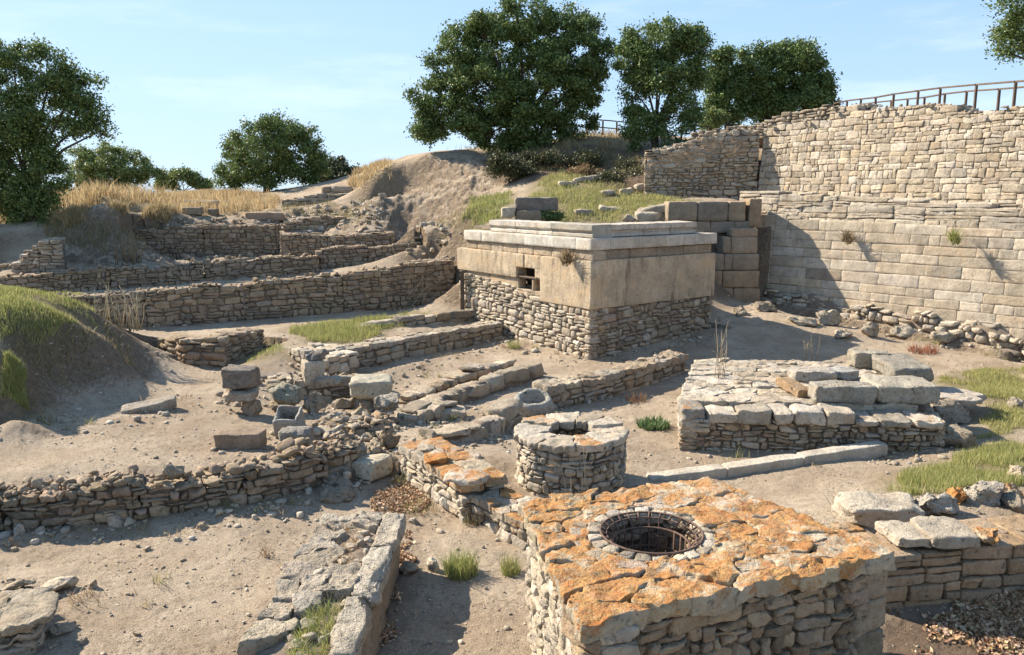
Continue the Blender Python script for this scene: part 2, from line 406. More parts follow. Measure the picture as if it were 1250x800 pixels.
# court floor
zc((540,790,0),(560,720,0),(590,660,0),(610,700,0),(50,700,0),(200,700,0),(300,680,0),(20,790,0),(250,790,0),(380,612,0),(150,640,0),(20,662,0),(450,600,0),(490,610,-.02),
   (590,562,.3),(640,560,.15),(620,592,.1),(780,590,.08),(800,560,.05),(900,590,.03),(1000,600,.12),(1050,585,.25),(1030,640,.5),(1150,632,.58),(1240,630,.62),
   (1100,775,-.03),(1240,770,-.03),(1180,795,-.03),(700,452,-.02),(640,440,.02),(610,428,.05),(500,462,-.12),(440,470,-.1),(560,500,-.02),(650,505,-.02),
   (800,515,.05),(810,550,.03),(900,575,.02),(1100,562,.1),(1190,560,.25),(1200,480,.22),(1240,500,.3),(1250,560,.42),(900,432,.12),(1000,432,.15),(1150,442,.12),
   (1250,433,.0),(1130,415,.28),(1030,400,.45),(950,385,.7),(870,392,.68),(850,408,.3),(880,420,.2),(780,428,.1))
# left upper terrace
zc((0,520,.5),(100,530,.48),(200,560,.45),(300,520,.35),(250,545,.42),(350,540,.3),(400,525,.2),(20,595,.45),(160,580,.46),(300,560,.42),(395,545,.35),(425,520,.15),(200,500,.5),(170,460,.55),(280,470,.45),(215,440,.45),
   (250,448,.2),(285,448,.2),(225,412,.5),(330,427,.62),(310,440,.5),(350,470,.15),(300,500,.3),(380,500,.1))
zc((450,412,.48),(500,402,.45),(560,392,.45),(400,402,.55),(360,405,.58),(430,400,.5),(180,402,.35),(300,392,.35),(420,383,.42),(545,366,.6),(500,380,.52),(560,380,.55),(330,410,.6))
# the terraces behind
wc((-14,27.2,.8),(-10.5,28.4,.85),(-6.5,31.2,1.1),(-3,33,1.5),(-14,30,1.2),(-10,32.6,1.35),(-12,34.6,1.6),(-8,35,1.7),(-5,35.6,2.05),(-20,31,1.2))
wc((-17,37.4,2.9),(-12,37.4,3.0),(-8,37.6,3.0),(-10,40,3.45),(-14,42,3.7),(-5,37.6,2.75),(-6,41,3.4))
dc((360,240,46),(250,240,48),(200,245,46),(300,238,50),(395,236,45),(440,235,44),(430,262,39.5))
# shaded earth bank on the left
dc((60,264,34.5),(130,250,34),(190,252,36.9),(226,260,38),(100,300,32.4),(40,300,32.5),(160,300,33),(130,328,31.5),(180,325,31.6),(200,313,34.6),(235,314,35.2),(320,316,35.4),(60,338,30.2),(0,272,36),(0,285,33),(0,325,31),(130,240,38),(60,250,40),(0,255,44))
# near grassy mound on the left
dc((0,355,19.8),(60,362,18.6),(95,368,18.2),(100,398,17.2),(0,420,14.6),(50,404,15.6),(100,404,16.6),(55,440,15.35),(100,450,16.0),(40,490,14.3),(20,512,13.3),(128,392,18.3),(145,430,17.3),(0,462,14.1))
zc((150,478,.6),(190,470,.5),(130,505,.55),(60,530,.52),(0,545,.55))
wc((-13,22.5,1.0),(-16,22.5,1.4),(-10.5,22.5,.6),(-14,16,2.2),(-14,13,1.6),(-12,10,.6),(-18,18,2.2))
# hill behind the bastion
dc((650,276,29.5),(600,270,30),(560,264,32),(570,300,29.3),(540,308,31.5),(500,282,35),(460,286,36),(520,292,33.8),(462,215,42),(474,202,42.5),(520,190,43),(560,188,43),(600,190,43),(475,272,37.2),(495,240,39.6),(560,268,35.5),(540,235,39.2),(600,250,35.6),(452,265,37.5),(458,240,39.5),
   (610,228,38),(600,207,40.6),(700,252,32),(800,252,31),(700,216,36),(760,236,33.5),(650,238,34.5),(650,210,38),(790,240,33),(850,242,32.2),(640,182,43.5),(720,165,45),(795,180,41),(800,166,44),(560,184,46),(440,212,52),(500,189,49),(700,185,40.2),(740,190,40.4),(770,196,39),(660,192,40.6),(720,209,38.6),(680,205,39.2),(760,212,37),(840,255,29.5))
wc((10,36.5,6.9),(15,45,7.0),(8,39,6.8))
def along(pts, zs, off, step=1.0):
    pts = A(pts, float); d = np.diff(pts, axis=0); l = np.hypot(*d.T); c = np.concatenate([[0], np.cumsum(l)])
    for q in np.arange(.0, c[-1], step):
        k = min(np.searchsorted(c, q, 'right') - 1, len(l) - 1); t = d[k] / l[k]; n = A([-t[1], t[0]])   # away from the viewer
        wc((np.interp(q, c, pts[:, 0]) + n[0] * off, np.interp(q, c, pts[:, 1]) + n[1] * off, np.interp(q, c, zs)))
LWL = [(9.06,29.0),(14.5,22.8),(22,14.3)]; UWL = [(5.35,33.8),(9.7,32.9),(12.0,29.1),(14.9,24.2),(23,10.6)]
along(LWL, [.82,.03,-.05], -.45); along(LWL, [.75,.05,.0], -1.5, 1.5); along(LWL, [4.15,3.85,3.7], .6)
along(UWL, [4.2,4.2,4.15,4.0,3.8], -.3, 1.2); along(UWL, [5.1,5.9,6.9,6.4,6.2], 1.0, 1.2)
wc((13.5,33,6.5),(17,27.5,6.3),(20,23,6.2),(24,19,6.2),(26,27,6.2),(22,36,6.3),(35,20,6),(14.5,38,6.7),(27,12,6))
wc((7.3,27.5,.8),(8.3,27.7,.85),(20,16-1.2,.2),(8.2,31.2,4.25),(7.4,33.4,4.3))
wc((-20,60,4.2),(-40,50,3.5),(-5,62,5),(10,65,7),(30,60,7),(60,50,6),(-25,35,3.2),(-22,25,1.6),(-20,15,2),(-20,5,.5),(20,10,.8),(20,0,.5),(-12,-5,0),(0,-10,0),(12,-10,0),(0,0,0),(-6,3,0),(6,3,0),(-3,6,0),(6,6.5,0),(-8,6,0),(12,8,.6),(10,10,.6),(0,4.5,0),(40,0,2),(-45,10,2),(-45,-20,0),(40,-30,0))
wc((1.75,21.7,.0),(3.4,22.5,.08),(4.9,23.6,.2),(6.5,24.8,.5),(.6,22.6,0),(-.7,24.2,.1),(-2.2,26.6,.5),(2.3,23.2,0.05),(3.5,24,.3),(0.5,25,.3),(-1.2,27.2,.7),(5,25,.4))
CAPS = []
CP = A(CP)
_r = lambda X, Y: np.sqrt((X[:, None] - CP[None, :, 0]) ** 2 + (Y[:, None] - CP[None, :, 1]) ** 2 + .12)
_K = _r(CP[:, 0], CP[:, 1]) - 1.0 * 0
_W = np.linalg.solve(np.block([[_K - .02 * np.eye(len(CP)), np.ones((len(CP), 1))], [np.ones((1, len(CP))), np.zeros((1, 1))]]), np.concatenate([CP[:, 2], [0]]))
_C32 = CP.astype(np.float32); _W32 = _W.astype(np.float32)
def _rf(X, Y):
    X = X.astype(np.float32); Y = Y.astype(np.float32); d = X[:, None] - _C32[None, :, 0]; d *= d; e = Y[:, None] - _C32[None, :, 1]; e *= e; d += e; d += np.float32(.12); np.sqrt(d, out=d)
    return d @ _W32[:-1] + _W32[-1]
def sstep(a, b, x): t = np.clip((x - a) / (b - a), 0, 1); return t * t * (3 - 2 * t)
def terr(X, Y):
    X = np.atleast_1d(np.asarray(X, float)); Y = np.atleast_1d(np.asarray(Y, float)); Z = np.zeros(len(X))
    for i in range(0, len(X), 20000):
        sl = slice(i, i + 20000); Z[sl] = _rf(X[sl], Y[sl])
    r = np.hypot(X, Y - 10)
    Z = np.clip(Z, -1, 9)
    for pts, zb, dd in CAPS:
        cp = A(pts); best = np.full(len(X), 9e9); bz = np.zeros(len(X)); ok = np.nonzero((X > cp[:, 0].min() - 3) & (X < cp[:, 0].max() + 3) & (Y > cp[:, 1].min() - 3) & (Y < cp[:, 1].max() + 3))[0]
        if not len(ok): continue
        for k in range(len(cp) - 1):
            e = cp[k + 1] - cp[k]; L = np.hypot(*e); e = e / L; qx = X[ok] - cp[k, 0]; qy = Y[ok] - cp[k, 1]; s_ = qx * e[0] + qy * e[1]; d_ = qx * e[1] - qy * e[0]
            v = (s_ > -.05) & (s_ < L + .05) & (d_ > -.32) & (d_ < best[ok]); ii = ok[v]; best[ii] = d_[v]; bz[ii] = zb[k] + (zb[k + 1] - zb[k]) * np.clip(s_[v] / L, 0, 1)
        cap = bz + np.maximum(best - dd, 0) * 1.2
        Z = np.where(best < 4, np.minimum(Z, cap), Z)
    far = -32 + 6 * fbm(P3(X / 260, Y / 260), 41, 3)
    w = sstep(58, 190, r); Z = Z * (1 - w) + far * w
    Z = Z - 14 * sstep(1400, 2600, r)
    near = (1 - sstep(50, 80, r))
    Z = Z + near * (.04 * fbm(P3(X * .7, Y * .7), 12, 3) + .007 * fbm(P3(X * 4, Y * 4), 22, 3))
    rr_ = inpoly_soft(ROUGH, X, Y, .6); Z = Z + rr_ * (.10 * fbm(P3(X * 2.1, Y * 2.1), 151, 4) + .05 * np.abs(fbm(P3(X * 6, Y * 6), 161, 3)))
    # eroded earth face of the hill: gullies and clods
    cw = inpoly_soft(CLIFF, X, Y, .5)
    Z = Z + cw * (.16 * fbm(P3(X * .9, Y * .6), 51, 4) + .06 * fbm(P3(X * 3, Y * 3), 69, 4) + .05 * (.45 - np.abs(fbm(P3(X * 1.7 + .6 * vnoise(P3(X * .8, Y * .8), 3), Y * .45), 61, 5))) + .05 * fbm(P3(X * 6, Y * 5), 66, 4))
    return Z
def inpoly(poly, X, Y):
    poly = A(poly); c = np.zeros(len(X), bool); j = len(poly) - 1
    for i in range(len(poly)):
        xi, yi = poly[i]; xj, yj = poly[j]
        with np.errstate(divide='ignore', invalid='ignore'):
            c ^= ((yi > Y) != (yj > Y)) & (X < (xj - xi) * (Y - yi) / (yj - yi + 1e-12) + xi)
        j = i
    return c
def inpoly_soft(poly, X, Y, s):
    s_ = 0
    for k in range(8):
        a = k * pi / 4; s_ = s_ + inpoly(poly, X + s * cos(a) + .35 * s * vnoise(P3(X * 2, Y * 2), 5 + k), Y + s * sin(a) + .35 * s * vnoise(P3(X * 2, Y * 2), 15 + k))
    return s_ / 8
CLIFF = [xy(dep(*p)) for p in ((455,287,36),(466,207,42.3),(520,190,42.6),(600,192,42.4),(612,225,38.2),(575,280,34))]
CAPS += [([(9.06,29.0),(14.5,22.8),(22,14.3)], [.82,.05,.0], 1.6), ([(5.35,33.8),(9.7,32.9),(12.0,29.1),(14.9,24.2),(23,10.6)], [4.3,4.25,4.2,4.05,3.8], 1.0),
 ([xy(dep(168,310,35.4)), xy(dep(341,311,36.2))], [1.65,1.65], 1.0), ([xy(dep(342,318,35)), xy(dep(483,312,36))], [1.65,1.95], .5),
 ([xy(dep(-60,362,27.6)), xy(dep(0,358,28.3)), xy(dep(135,345,29.8)), xy(dep(390,330,33))], [.8,.85,.95,1.3], .6), ([xy(at(60,405,.3)), xy(at(180,401,.3)), xy(at(300,391,.36)), xy(at(420,382,.42)), xy(dep(556,364,30.3))], [.28,.32,.36,.42,.58], 1.0),
 ([xy(dep(386,330,33.4)), xy(dep(515,320,34.6))], [1.35,1.7], .4), ([xy(at(192,428,.4)), xy(at(225,446,.2)), xy(at(276,447,.18)), xy(at(325,425,.3))], [.38,.16,.14,.3], .5),
 ([xy(at(-130,640,.5)), xy(at(0,608,.5)), xy(at(160,594,.53)), xy(at(300,573,.56)), xy(at(400,553,.55))], [.02]*5, 1.2)]
ROUGH = [(-14.5,30.5),(-9,32.5),(-7,36),(-6,41),(-15,41),(-19,36),(-18,31)]
CAPS += [([xy(at(398,460,-.15)), xy(at(415,457,-.15)), xy(dep(500,442,22.6)), xy(dep(615,421,25.2))], [-.18,-.18,-.1,.02], .9),
 ([xy(dep(668,505,16.9)), xy(dep(740,492,17.9)), xy(dep(838,462,20.5))], [-.06,-.04,.0], .9), ([xy(at(562,492,0)), xy(at(600,478,0)), xy(dep(664,459,20.3))], [-.03,-.03,0], .5),
 ([xy(at(487,541,.52)), xy(at(564,594,.52)), xy(at(640,640,.34))], [-.02,-.03,-.02], .8), ([(-1.77,27.27),(2.13,22.0),(6.19,25.0)], [.42,-.02,.42], .8)]
GX = np.arange(-26, 26.01, .1); GY = np.arange(0, 66.01, .1)
_gx, _gy = np.meshgrid(GX, GY); GZ = terr(_gx.ravel(), _gy.ravel()).reshape(_gx.shape)
def gz(X, Y):
    X = np.atleast_1d(np.asarray(X, float)); Y = np.atleast_1d(np.asarray(Y, float))
    fx = np.clip((X + 26) / .1, 0, len(GX) - 1.001); fy = np.clip(Y / .1, 0, len(GY) - 1.001); i = fx.astype(int); j = fy.astype(int); u = fx - i; v = fy - j
    return (GZ[j, i] * (1 - u) + GZ[j, i + 1] * u) * (1 - v) + (GZ[j + 1, i] * (1 - u) + GZ[j + 1, i + 1] * u) * v
def hit(px, py):
    d = ray(px, py); t = np.linspace(4, 64, 1400) / d[1]; X = d[0] * t; Y = d[1] * t; Z = CZ + d[2] * t; b = np.nonzero(Z < gz(X, Y))[0]
    if not len(b): return A([d[0] * t[-1], d[1] * t[-1], gz(d[0] * t[-1], d[1] * t[-1])[0]])
    t0 = t[b[0]]; p = A([d[0] * t0, d[1] * t0, 0]); p[2] = gz(p[0], p[1])[0]; return p
def world_poly(*pp): return [xy(hit(*p)) for p in pp]
# areas of ground cover, and of painted shade under the oak
GREEN = {
 'mound': world_poly((-20,352),(60,355),(100,360),(130,388),(112,400),(80,404),(50,409),(0,424),(-20,428)),
 'moundfoot': world_poly((0,440),(35,452),(42,500),(0,508)),
 'terrace': world_poly((348,402),(430,392),(520,377),(520,390),(470,405),(440,422),(380,418)),
 'cairn': world_poly((300,430),(335,418),(348,430),(340,440),(300,444)),
 'meadow': world_poly((1135,470),(1180,455),(1255,448),(1255,520),(1190,540),(1215,500),(1170,478)),
 'verge': world_poly((1085,600),(1090,582),(1150,568),(1190,552),(1255,545),(1255,590),(1180,598),(1120,612)),
 'hillgreen': world_poly((572,240),(620,236),(635,262),(600,274),(565,272)),
 'slope': world_poly((650,225),(700,206),(745,222),(800,236),(845,244),(860,252),(800,262),(760,274),(690,274),(640,262)),
}
STRAW = {'plateau': world_poly((60,256),(130,246),(225,240),(330,238),(345,248),(330,262),(240,262),(200,258),(140,250),(80,266)),
 'left': [(-26,35),(-18.5,35.5),(-18,45),(-26,45)],
 'golden': world_poly((425,222),(470,200),(480,215),(440,232)),
 'oakfoot': world_poly((680,168),(760,164),(780,180),(750,190),(690,186))}
OAK_SHADE = world_poly((585,196),(648,178),(790,182),(792,236),(745,234),(690,214),(650,224),(600,222))  # bank under the largest oak: its shade painted as darker earth
LITTER_AND_SHADE = {'oak_shade': OAK_SHADE, 'pit': world_poly((455,610),(475,585),(515,575),(528,612),(505,640),(460,628)), 'hollow': [xy(at(px, py, 0)) for px, py in ((1060,830),(1065,752),(1300,738),(1300,830))],
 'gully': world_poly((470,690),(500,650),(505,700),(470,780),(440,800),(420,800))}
def mkground():
    ang = np.concatenate([np.linspace(-180, -42, 50, endpoint=False), np.linspace(-42, 42, 760), np.linspace(42, 180, 50)[1:]])
    rad = np.concatenate([[.05, 1, 2, 3], np.geomspace(3.6, 60, 620), np.geomspace(60, 40000, 70)[1:]])
    a, r = np.meshgrid(np.radians(ang), rad); X = (np.sin(a) * r).ravel(); Y = (np.cos(a) * r).ravel()
    Z = terr(X, Y); nn = (np.hypot(X, Y) < 60)
    Z += np.where(nn, .008 * fbm(P3(X * 14, Y * 14), 71, 4), 0)
    na, nr = len(ang), len(rad); i, j = np.meshgrid(np.arange(nr - 1), np.arange(na - 1), indexing='ij')
    q = np.stack([i * na + j, i * na + j + 1, (i + 1) * na + j + 1, (i + 1) * na + j], -1).reshape(-1, 4)
    tint = np.zeros((len(X), 4)); near = np.hypot(X, Y) < 75; xn, yn = X[near], Y[near]
    g = sum(inpoly_soft(p, xn, yn, .35) for p in GREEN.values()); s_ = sum(inpoly_soft(p, xn, yn, .6) for p in STRAW.values()); l = sum(inpoly_soft(p, xn, yn, .2) for p in LITTER_AND_SHADE.values())
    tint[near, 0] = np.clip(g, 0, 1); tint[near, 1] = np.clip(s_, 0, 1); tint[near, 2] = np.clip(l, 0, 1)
    far = sstep(60, 150, np.hypot(X, Y)); tint[:, 3] = far
    mb = MB(); mb.add(np.stack([X, Y, Z], 1), q, None, tint)
    m, t = newmat('earth'); a_ = t.n('ShaderNodeAttribute', attribute_name='tint'); pos = t.n('ShaderNodeNewGeometry').outputs[0]
    sp = t.n('ShaderNodeSeparateColor', {0: a_.outputs[0]})
    n1 = t.noise(pos, .7, 6, .6); n2 = t.noise(pos, 6, 8, .7); n3 = t.noise(pos, 40, 5, .7)
    c = t.mix(t.mr(n1, .38, .62), (.41, .315, .22, 1), (.53, .43, .315, 1))
    c = t.mix(t.mr(n2, .48, .7, 0, .55), c, (.30, .225, .16, 1))
    c = t.mix(t.mr(t.noise(pos, 2.2, 6, .6), .56, .72, 0, .5), c, (.60, .50, .385, 1))
    c = t.mul(c, t.mr(n3, .25, .75, .74, 1.2))
    vo = t.n('ShaderNodeTexVoronoi', {'Vector': pos, 'Scale': 26}); 
    peb = t.math('MULTIPLY', t.mr(vo.outputs[0], .12, .25, 1, 0), t.mr(t.noise(pos, 3, 4), .5, .62))
    c = t.mix(t.math('MULTIPLY', peb, .6), c, (.50, .44, .36, 1))
    v2 = t.n('ShaderNodeTexVoronoi', {'Vector': pos, 'Scale': 55}); pm = t.mr(t.noise(pos, 1.6, 5, .65), .42, .6)
    p2 = t.math('MULTIPLY', t.mr(v2.outputs[0], .2, .36, 1, 0), pm); pcol = t.mul(v2.outputs[1], .34); pcol = t.mix(.55, pcol, (.40, .33, .26, 1))
    c = t.mix(t.math('MULTIPLY', p2, .6), c, pcol); crk = t.math('MULTIPLY', t.mr(t.noise(pos, 17, 8, .8), .54, .66, 0, 1, True), t.mr(t.noise(pos, 1.1, 4), .35, .6))
    c = t.mix(t.math('MULTIPLY', crk, .55), c, (.20, .145, .10, 1))
    nz_ = t.n('ShaderNodeSeparateXYZ', {0: t.n('ShaderNodeNewGeometry').outputs['True Normal']}).outputs[2]; stp = t.mr(nz_, .93, .7, 0, 1, True)
    clod = t.n('ShaderNodeTexVoronoi', {'Vector': pos, 'Scale': 5.5}).outputs[0]; cn = t.noise(pos, 11, 8, .75)
    c = t.mix(t.math('MULTIPLY', stp, .8), c, t.mix(t.mr(cn, .38, .62), (.17, .125, .085, 1), (.39, .295, .20, 1)))
    c = t.mix(t.math('MULTIPLY', sp.outputs[0], .75), c, t.mix(t.mr(n2, .3, .7), (.13, .12, .035, 1), (.24, .2, .085, 1)))
    c = t.mix(t.math('MULTIPLY', sp.outputs[1], .85), c, t.mix(t.mr(n2, .3, .7), (.34, .24, .12, 1), (.42, .32, .18, 1)))
    c = t.mix(t.math('MULTIPLY', sp.outputs[2], .8), c, (.14, .095, .065, 1))  # dark brown for the leaf hollows and the painted oak shade
    farc = t.mix(t.mr(t.noise(pos, .012, 6), .4, .6), (.09, .11, .05, 1), (.2, .18, .09, 1))
    c = t.mix(a_.outputs['Alpha'], c, farc)
    n4 = t.noise(pos, 120, 3, .7)
    h = t.math('ADD', t.math('MULTIPLY', n2, .45), t.math('ADD', t.math('ADD', t.math('MULTIPLY', n3, .6), t.math('MULTIPLY', n4, .3)), t.math('ADD', t.math('MULTIPLY', peb, .6), t.math('SUBTRACT', t.math('MULTIPLY', p2, .5), t.math('MULTIPLY', crk, .35)))))
    c = t.mul(c, t.mr(n4, .3, .7, .82, 1.15))
    h = t.math('ADD', h, t.math('MULTIPLY', stp, t.math('ADD', t.math('MULTIPLY', clod, 1.6), t.math('MULTIPLY', cn, 2.6))))
    finish(t, c, .95, h, .06, 1.0, .1)
    tag(mb.build('ground', m), kind='structure')
    mw, t = newmat('sea_water'); pos = t.n('ShaderNodeNewGeometry').outputs[0]
    finish(t, (.05, .16, .22, 1), .25, t.noise(pos, .02, 3), .5, .3, .4)
    mb = MB(); th = np.linspace(-1.1, 1.1, 40); rr = A([1500, 6000, 45000.]); V = [(sin(a) * r, cos(a) * r, -38) for r in rr for a in th]
    mb.add(V, [(i * 40 + j, i * 40 + j + 1, (i + 1) * 40 + j + 1, (i + 1) * 40 + j) for i in range(2) for j in range(39)])
    tag(mb.build('sea', mw), kind='structure')
mkground()
# ------------------------------------------------------------------ the walls
ST = lambda: [M['stone'], M['mortar']]
def wall(name, label, cat, pts, zb, zt, mats=None, **kw):
    mb = MB(); stone_wall(mb, [xy(p) for p in pts], zb, zt, **kw)
    return tag(mb.build(name, mats or ST()), label, cat)
def thalf(t, f=.62): return [tuple(c * f for c in p) for p in t]
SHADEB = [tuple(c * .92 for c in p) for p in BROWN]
# three terraces on the left, front to back
wall('rubble_wall', 'longest brown rubble retaining wall on the left with dry stalks leaning against it', 'wall',
     [at(60,405,.3), at(180,401,.3), at(300,391,.36), at(420,382,.42), dep(556,364,30.3)], [.25,.3,.34,.4,.55], [1.3,1.48,1.62,1.82,2.06], T=.6, ch=(.13,.24), ln=(.22,.55), rag=.07, pal=BROWN, toprub=120)
wall('rubble_wall', 'low brown rubble wall with pale ragged top, directly behind the longest left retaining wall', 'wall',
     [dep(-60,362,27.6), dep(0,358,28.3), dep(135,345,29.8), dep(250,336,31.3), dep(390,330,33)], [.6,.7,.85,1.0,1.2], [1.5,1.6,1.8,1.86,1.95], T=.6, ch=(.12,.22), ln=(.2,.5), rag=.09, toprub=120)
wall('rubble_wall', 'short rubble wall between the longest retaining wall and the bare earth cliff', 'wall',
     [dep(386,330,33.4), dep(450,329,34), dep(515,320,34.6)], [1.2,1.3,1.5], [2.2,2.28,2.4], T=.7, ch=(.12,.22), ln=(.2,.45), rag=.1, back=True)
wall('rubble_wall', 'dark shaded rubble wall set into the earth bank below the dry grass plateau', 'wall',
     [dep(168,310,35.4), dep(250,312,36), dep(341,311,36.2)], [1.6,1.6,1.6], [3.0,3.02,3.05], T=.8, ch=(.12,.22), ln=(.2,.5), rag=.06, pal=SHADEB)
wall('rubble_wall', 'rubble wall with a sunlit end face, right of the dark wall in the bank', 'wall',
     [dep(342,318,35), dep(400,316,35.2), dep(483,312,36)], [1.6,1.7,1.9], [2.65,2.75,2.85], T=.9, ch=(.12,.22), ln=(.2,.45), rag=.1, back=True)
wall('rubble_wall', 'broken low rubble wall lying on the slope just above the wall with the sunlit end', 'wall',
     [dep(345,283,37.5), dep(400,285,37.6), dep(450,284,38)], [2.5,2.5,2.5], [3.15,3.3,3.2], T=.9, ch=(.14,.25), ln=(.25,.6), rag=.16)
wall('ruined_wall', 'ruined wall with a pale end pillar on the skyline below the small grey shrub', 'wall',
     [dep(344,258,42), dep(400,257,42.2), dep(462,258,42.6)], [3.3,3.3,3.2], [4.15,4.3,4.5], T=.9, ch=(.16,.28), ln=(.3,.8), rag=.12, back=True, pal=LIME)
wall('ruined_wall', 'long thin wall course of pale slabs lying in front of the skyline ruined wall', 'wall',
     [dep(346,263,41), dep(398,264,41)], [3.2,3.2], [3.75,3.65], T=.7, ch=(.3,.5), ln=(.8,1.4), rag=.04, pal=LIME)
wall('ruined_wall', 'grey stacked slab wall on top of the skyline ruin beside the golden slope', 'wall',
     [dep(392,240,43.5), dep(440,240,43.5)], [3.9,3.9], [4.75,4.75], T=.8, ch=(.2,.34), ln=(.6,1.2), rag=.06, pal=GREY)
wall('ruined_wall', 'stub of stacked thin stones like a stepped pier in front of the shaded earth bank', 'wall',
     [dep(14,340,29.5), dep(50,341,29.6), dep(80,341,29.9)], [1.0,1.0,1.0], [1.85,2.65,2.75], T=1.4, ch=(.09,.16), ln=(.25,.6), rag=.1, pal=LIME)
wall('ruined_wall', 'low dark wall stub at the left edge beside the stepped stone pier', 'wall',
     [dep(-30,335,30.5), dep(14,335,30.6)], [1.1,1.1], [1.9,1.85], T=.9, ch=(.12,.2), ln=(.2,.5), rag=.15)
wall('rubble_wall', 'small curved wall of big rounded stones in the hollow beside the grassy mound', 'wall',
     [at(192,428,.4), at(225,446,.2), at(276,447,.18), at(325,425,.3)], [.3,.1,.1,.3], [.72,.82,.84,.86], T=.7, ch=(.13,.26), ln=(.25,.6), rag=.08, k=4, rough=.03)
# near-left retaining wall
zs = [(-130,640,.5),(0,608,.5),(160,594,.53),(300,573,.56),(400,553,.55),(440,545,.5)]
wall('rubble_wall', 'near left rubble wall with loose stones along its top, edging the sunlit earth terrace', 'wall',
     [at(*p) for p in zs], 0, [.44,.45,.5,.56,.56,.48], T=.6, ch=(.07,.17), ln=(.12,.42), rag=.09, k=8, rough=.03, N=9, split=.35, d=.22, prot=.03, toprub=260, var=.24)
# terrace wall with grass on top
p0, p1 = at(345,452,.0), dep(616,424,25)
def cwall(name, label, pts, zb, zt, T, **kw):
    mb = MB(); capped(mb, [xy(p) for p in pts], zb, zt, T, **kw); return tag(mb.build(name, ST()), label, 'wall')
cwall('terrace_wall', 'low flat topped terrace wall with grass behind it, running to the block building', [at(398,460,-.15), at(415,457,-.15), dep(500,442,22.6), dep(615,421,25.2)], [-.2,-.2,-.1,0], [.46,.48,.52,.52], .6, cap=.12, n=22, ch=(.13,.26), ln=(.25,.6), pal=LIME + BROWN, d=.3)
wall('terrace_wall', 'second thin wall line of flat stones within the grassy strip of the terrace', 'wall',
     [dep(440,415,24), dep(520,404,25.3), dep(604,392,27)], [.2,.3,.4], [.62,.72,.8], T=.4, ch=(.2,.3), ln=(.5,1.0), rag=.03, pal=LIME, d=.4)
wall('cairn_wall', 'pale broken wall end running back from the upright blocks to the dark hollow', 'wall',
     [dep(352,442,20.2), dep(372,449,19.4), dep(392,458,18.9)], [.0,.0,-.05], [.72,.75,.7], T=1.1, ch=(.16,.3), ln=(.25,.55), rag=.08, pal=PALE, N=7)
# channel kerbs in the middle
wall('channel_kerb', 'kerb of large grey blocks along the far side of the channel', 'kerb',
     [at(505,515,0), at(562,492,0), at(600,478,0), dep(664,459,20.3)], [-.05,-.05,-.05,0], [.18,.3,.32,.3], T=.45, ch=(.3,.42), ln=(.6,1.1), rag=.03, pal=GREY, N=9, split=0, d=.42, rough=.03, foot=.05)
wall('channel_kerb', 'broken kerb of rough stones on the near side of the channel behind the round well', 'kerb',
     [dep(525,546,13.5), dep(580,540,14), dep(620,530,15), dep(640,520,15.9)], [.1,.1,.05,.0], [.42,.44,.42,.4], T=.5, ch=(.2,.36), ln=(.35,.8), rag=.08, pal=GREY, N=9, rough=.035, d=.45, foot=.05)
cwall('channel_wall', 'low channel wall from the bowl stone to the foot of the block building', [dep(668,505,16.9), dep(740,492,17.9), dep(838,462,20.5)], [-.05,-.05,0], [.5,.48,.48], .55, cap=.15, n=16, rough=.035, tilt=.06, ch=(.14,.26), ln=(.25,.6), pal=BROWN + LIME, cpal=LIME + BROWN, d=.3)
wall('footing_wall', 'rough low footing wall behind the oval and triangular boulders', 'wall', [at(312,490,.1), at(360,484,.1), at(436,486,.05)], [.05,.05,0], [.36,.42,.4], T=.8, ch=(.12,.24), ln=(.25,.6), rag=.1, pal=LIME + GREY, rough=.035, N=9, toprub=30)
wall('footing_wall', 'rubble footing joining the stone heap to the near left wall', 'wall', [at(405,556,.1), at(432,545,.1), at(470,540,.05)], [0,0,0], [.42,.42,.34], T=.9, ch=(.12,.24), ln=(.2,.5), rag=.16, pal=LIME + BROWN, rough=.04, N=9, toprub=60)
wall('channel_kerb', 'third broken line of flat stones farthest back along the stone channel', 'kerb', [at(500,492,0), at(560,470,0), at(632,448,0)], [-.1,-.08,-.03], [.12,.2,.2], T=.5, ch=(.14,.24), ln=(.25,.7), rag=.07, pal=LIME + BROWN, N=7, rough=.03, d=.4)
wall('channel_kerb', 'loose line of low stones at the lower left start of the channel', 'kerb',
     [dep(470,520,15.2), dep(520,520,15.4), dep(560,505,16.3)], [-.05,-.05,-.05], [.2,.3,.28], T=.7, ch=(.14,.24), ln=(.25,.6), rag=.1, pal=GREY, N=7, rough=.03)
# wall leading from channel to the big block
a, b, c = at(487,541,.52), at(564,594,.52), at(640,640,.34)
cwall('slab_wall', 'stone wall with flat lichen spotted top slabs leading towards the orange topped well block', [a, b], [0,-.02], [.52,.55], .72, cap=.13, n=15, ch=(.1,.22), ln=(.18,.45), pal=PALE, N=9, rough=.022, d=.3, back=True, lichen=.5)
cwall('slab_wall', 'lower continuation of the lichen spotted wall, between its tall end and the big well block', [b + A([.12,.05,0]), c], [-.02,-.02], [.38,.36], .6, cap=.1, n=10, ch=(.1,.2), ln=(.18,.42), pal=PALE, N=9, rough=.02, d=.3, back=True, lichen=.5)
# right low wall in the foreground
wall('block_wall', 'neat brown block wall above the leaf filled hollow at the lower right corner', 'wall',
     [at(1070,752,0), at(1170,747,-.02), at(1250,741,-.02), at(1400,728,0)], -.03, [.68,.74,.74,.72], T=.75, ch=(.13,.22), ln=(.28,.8), rag=.02, pal=[(.36,.25,.15),(.39,.28,.18),(.32,.225,.14)], N=9, k=12, rough=.014, d=.32, split=.12, warp=(.03,.015), gap=.01)
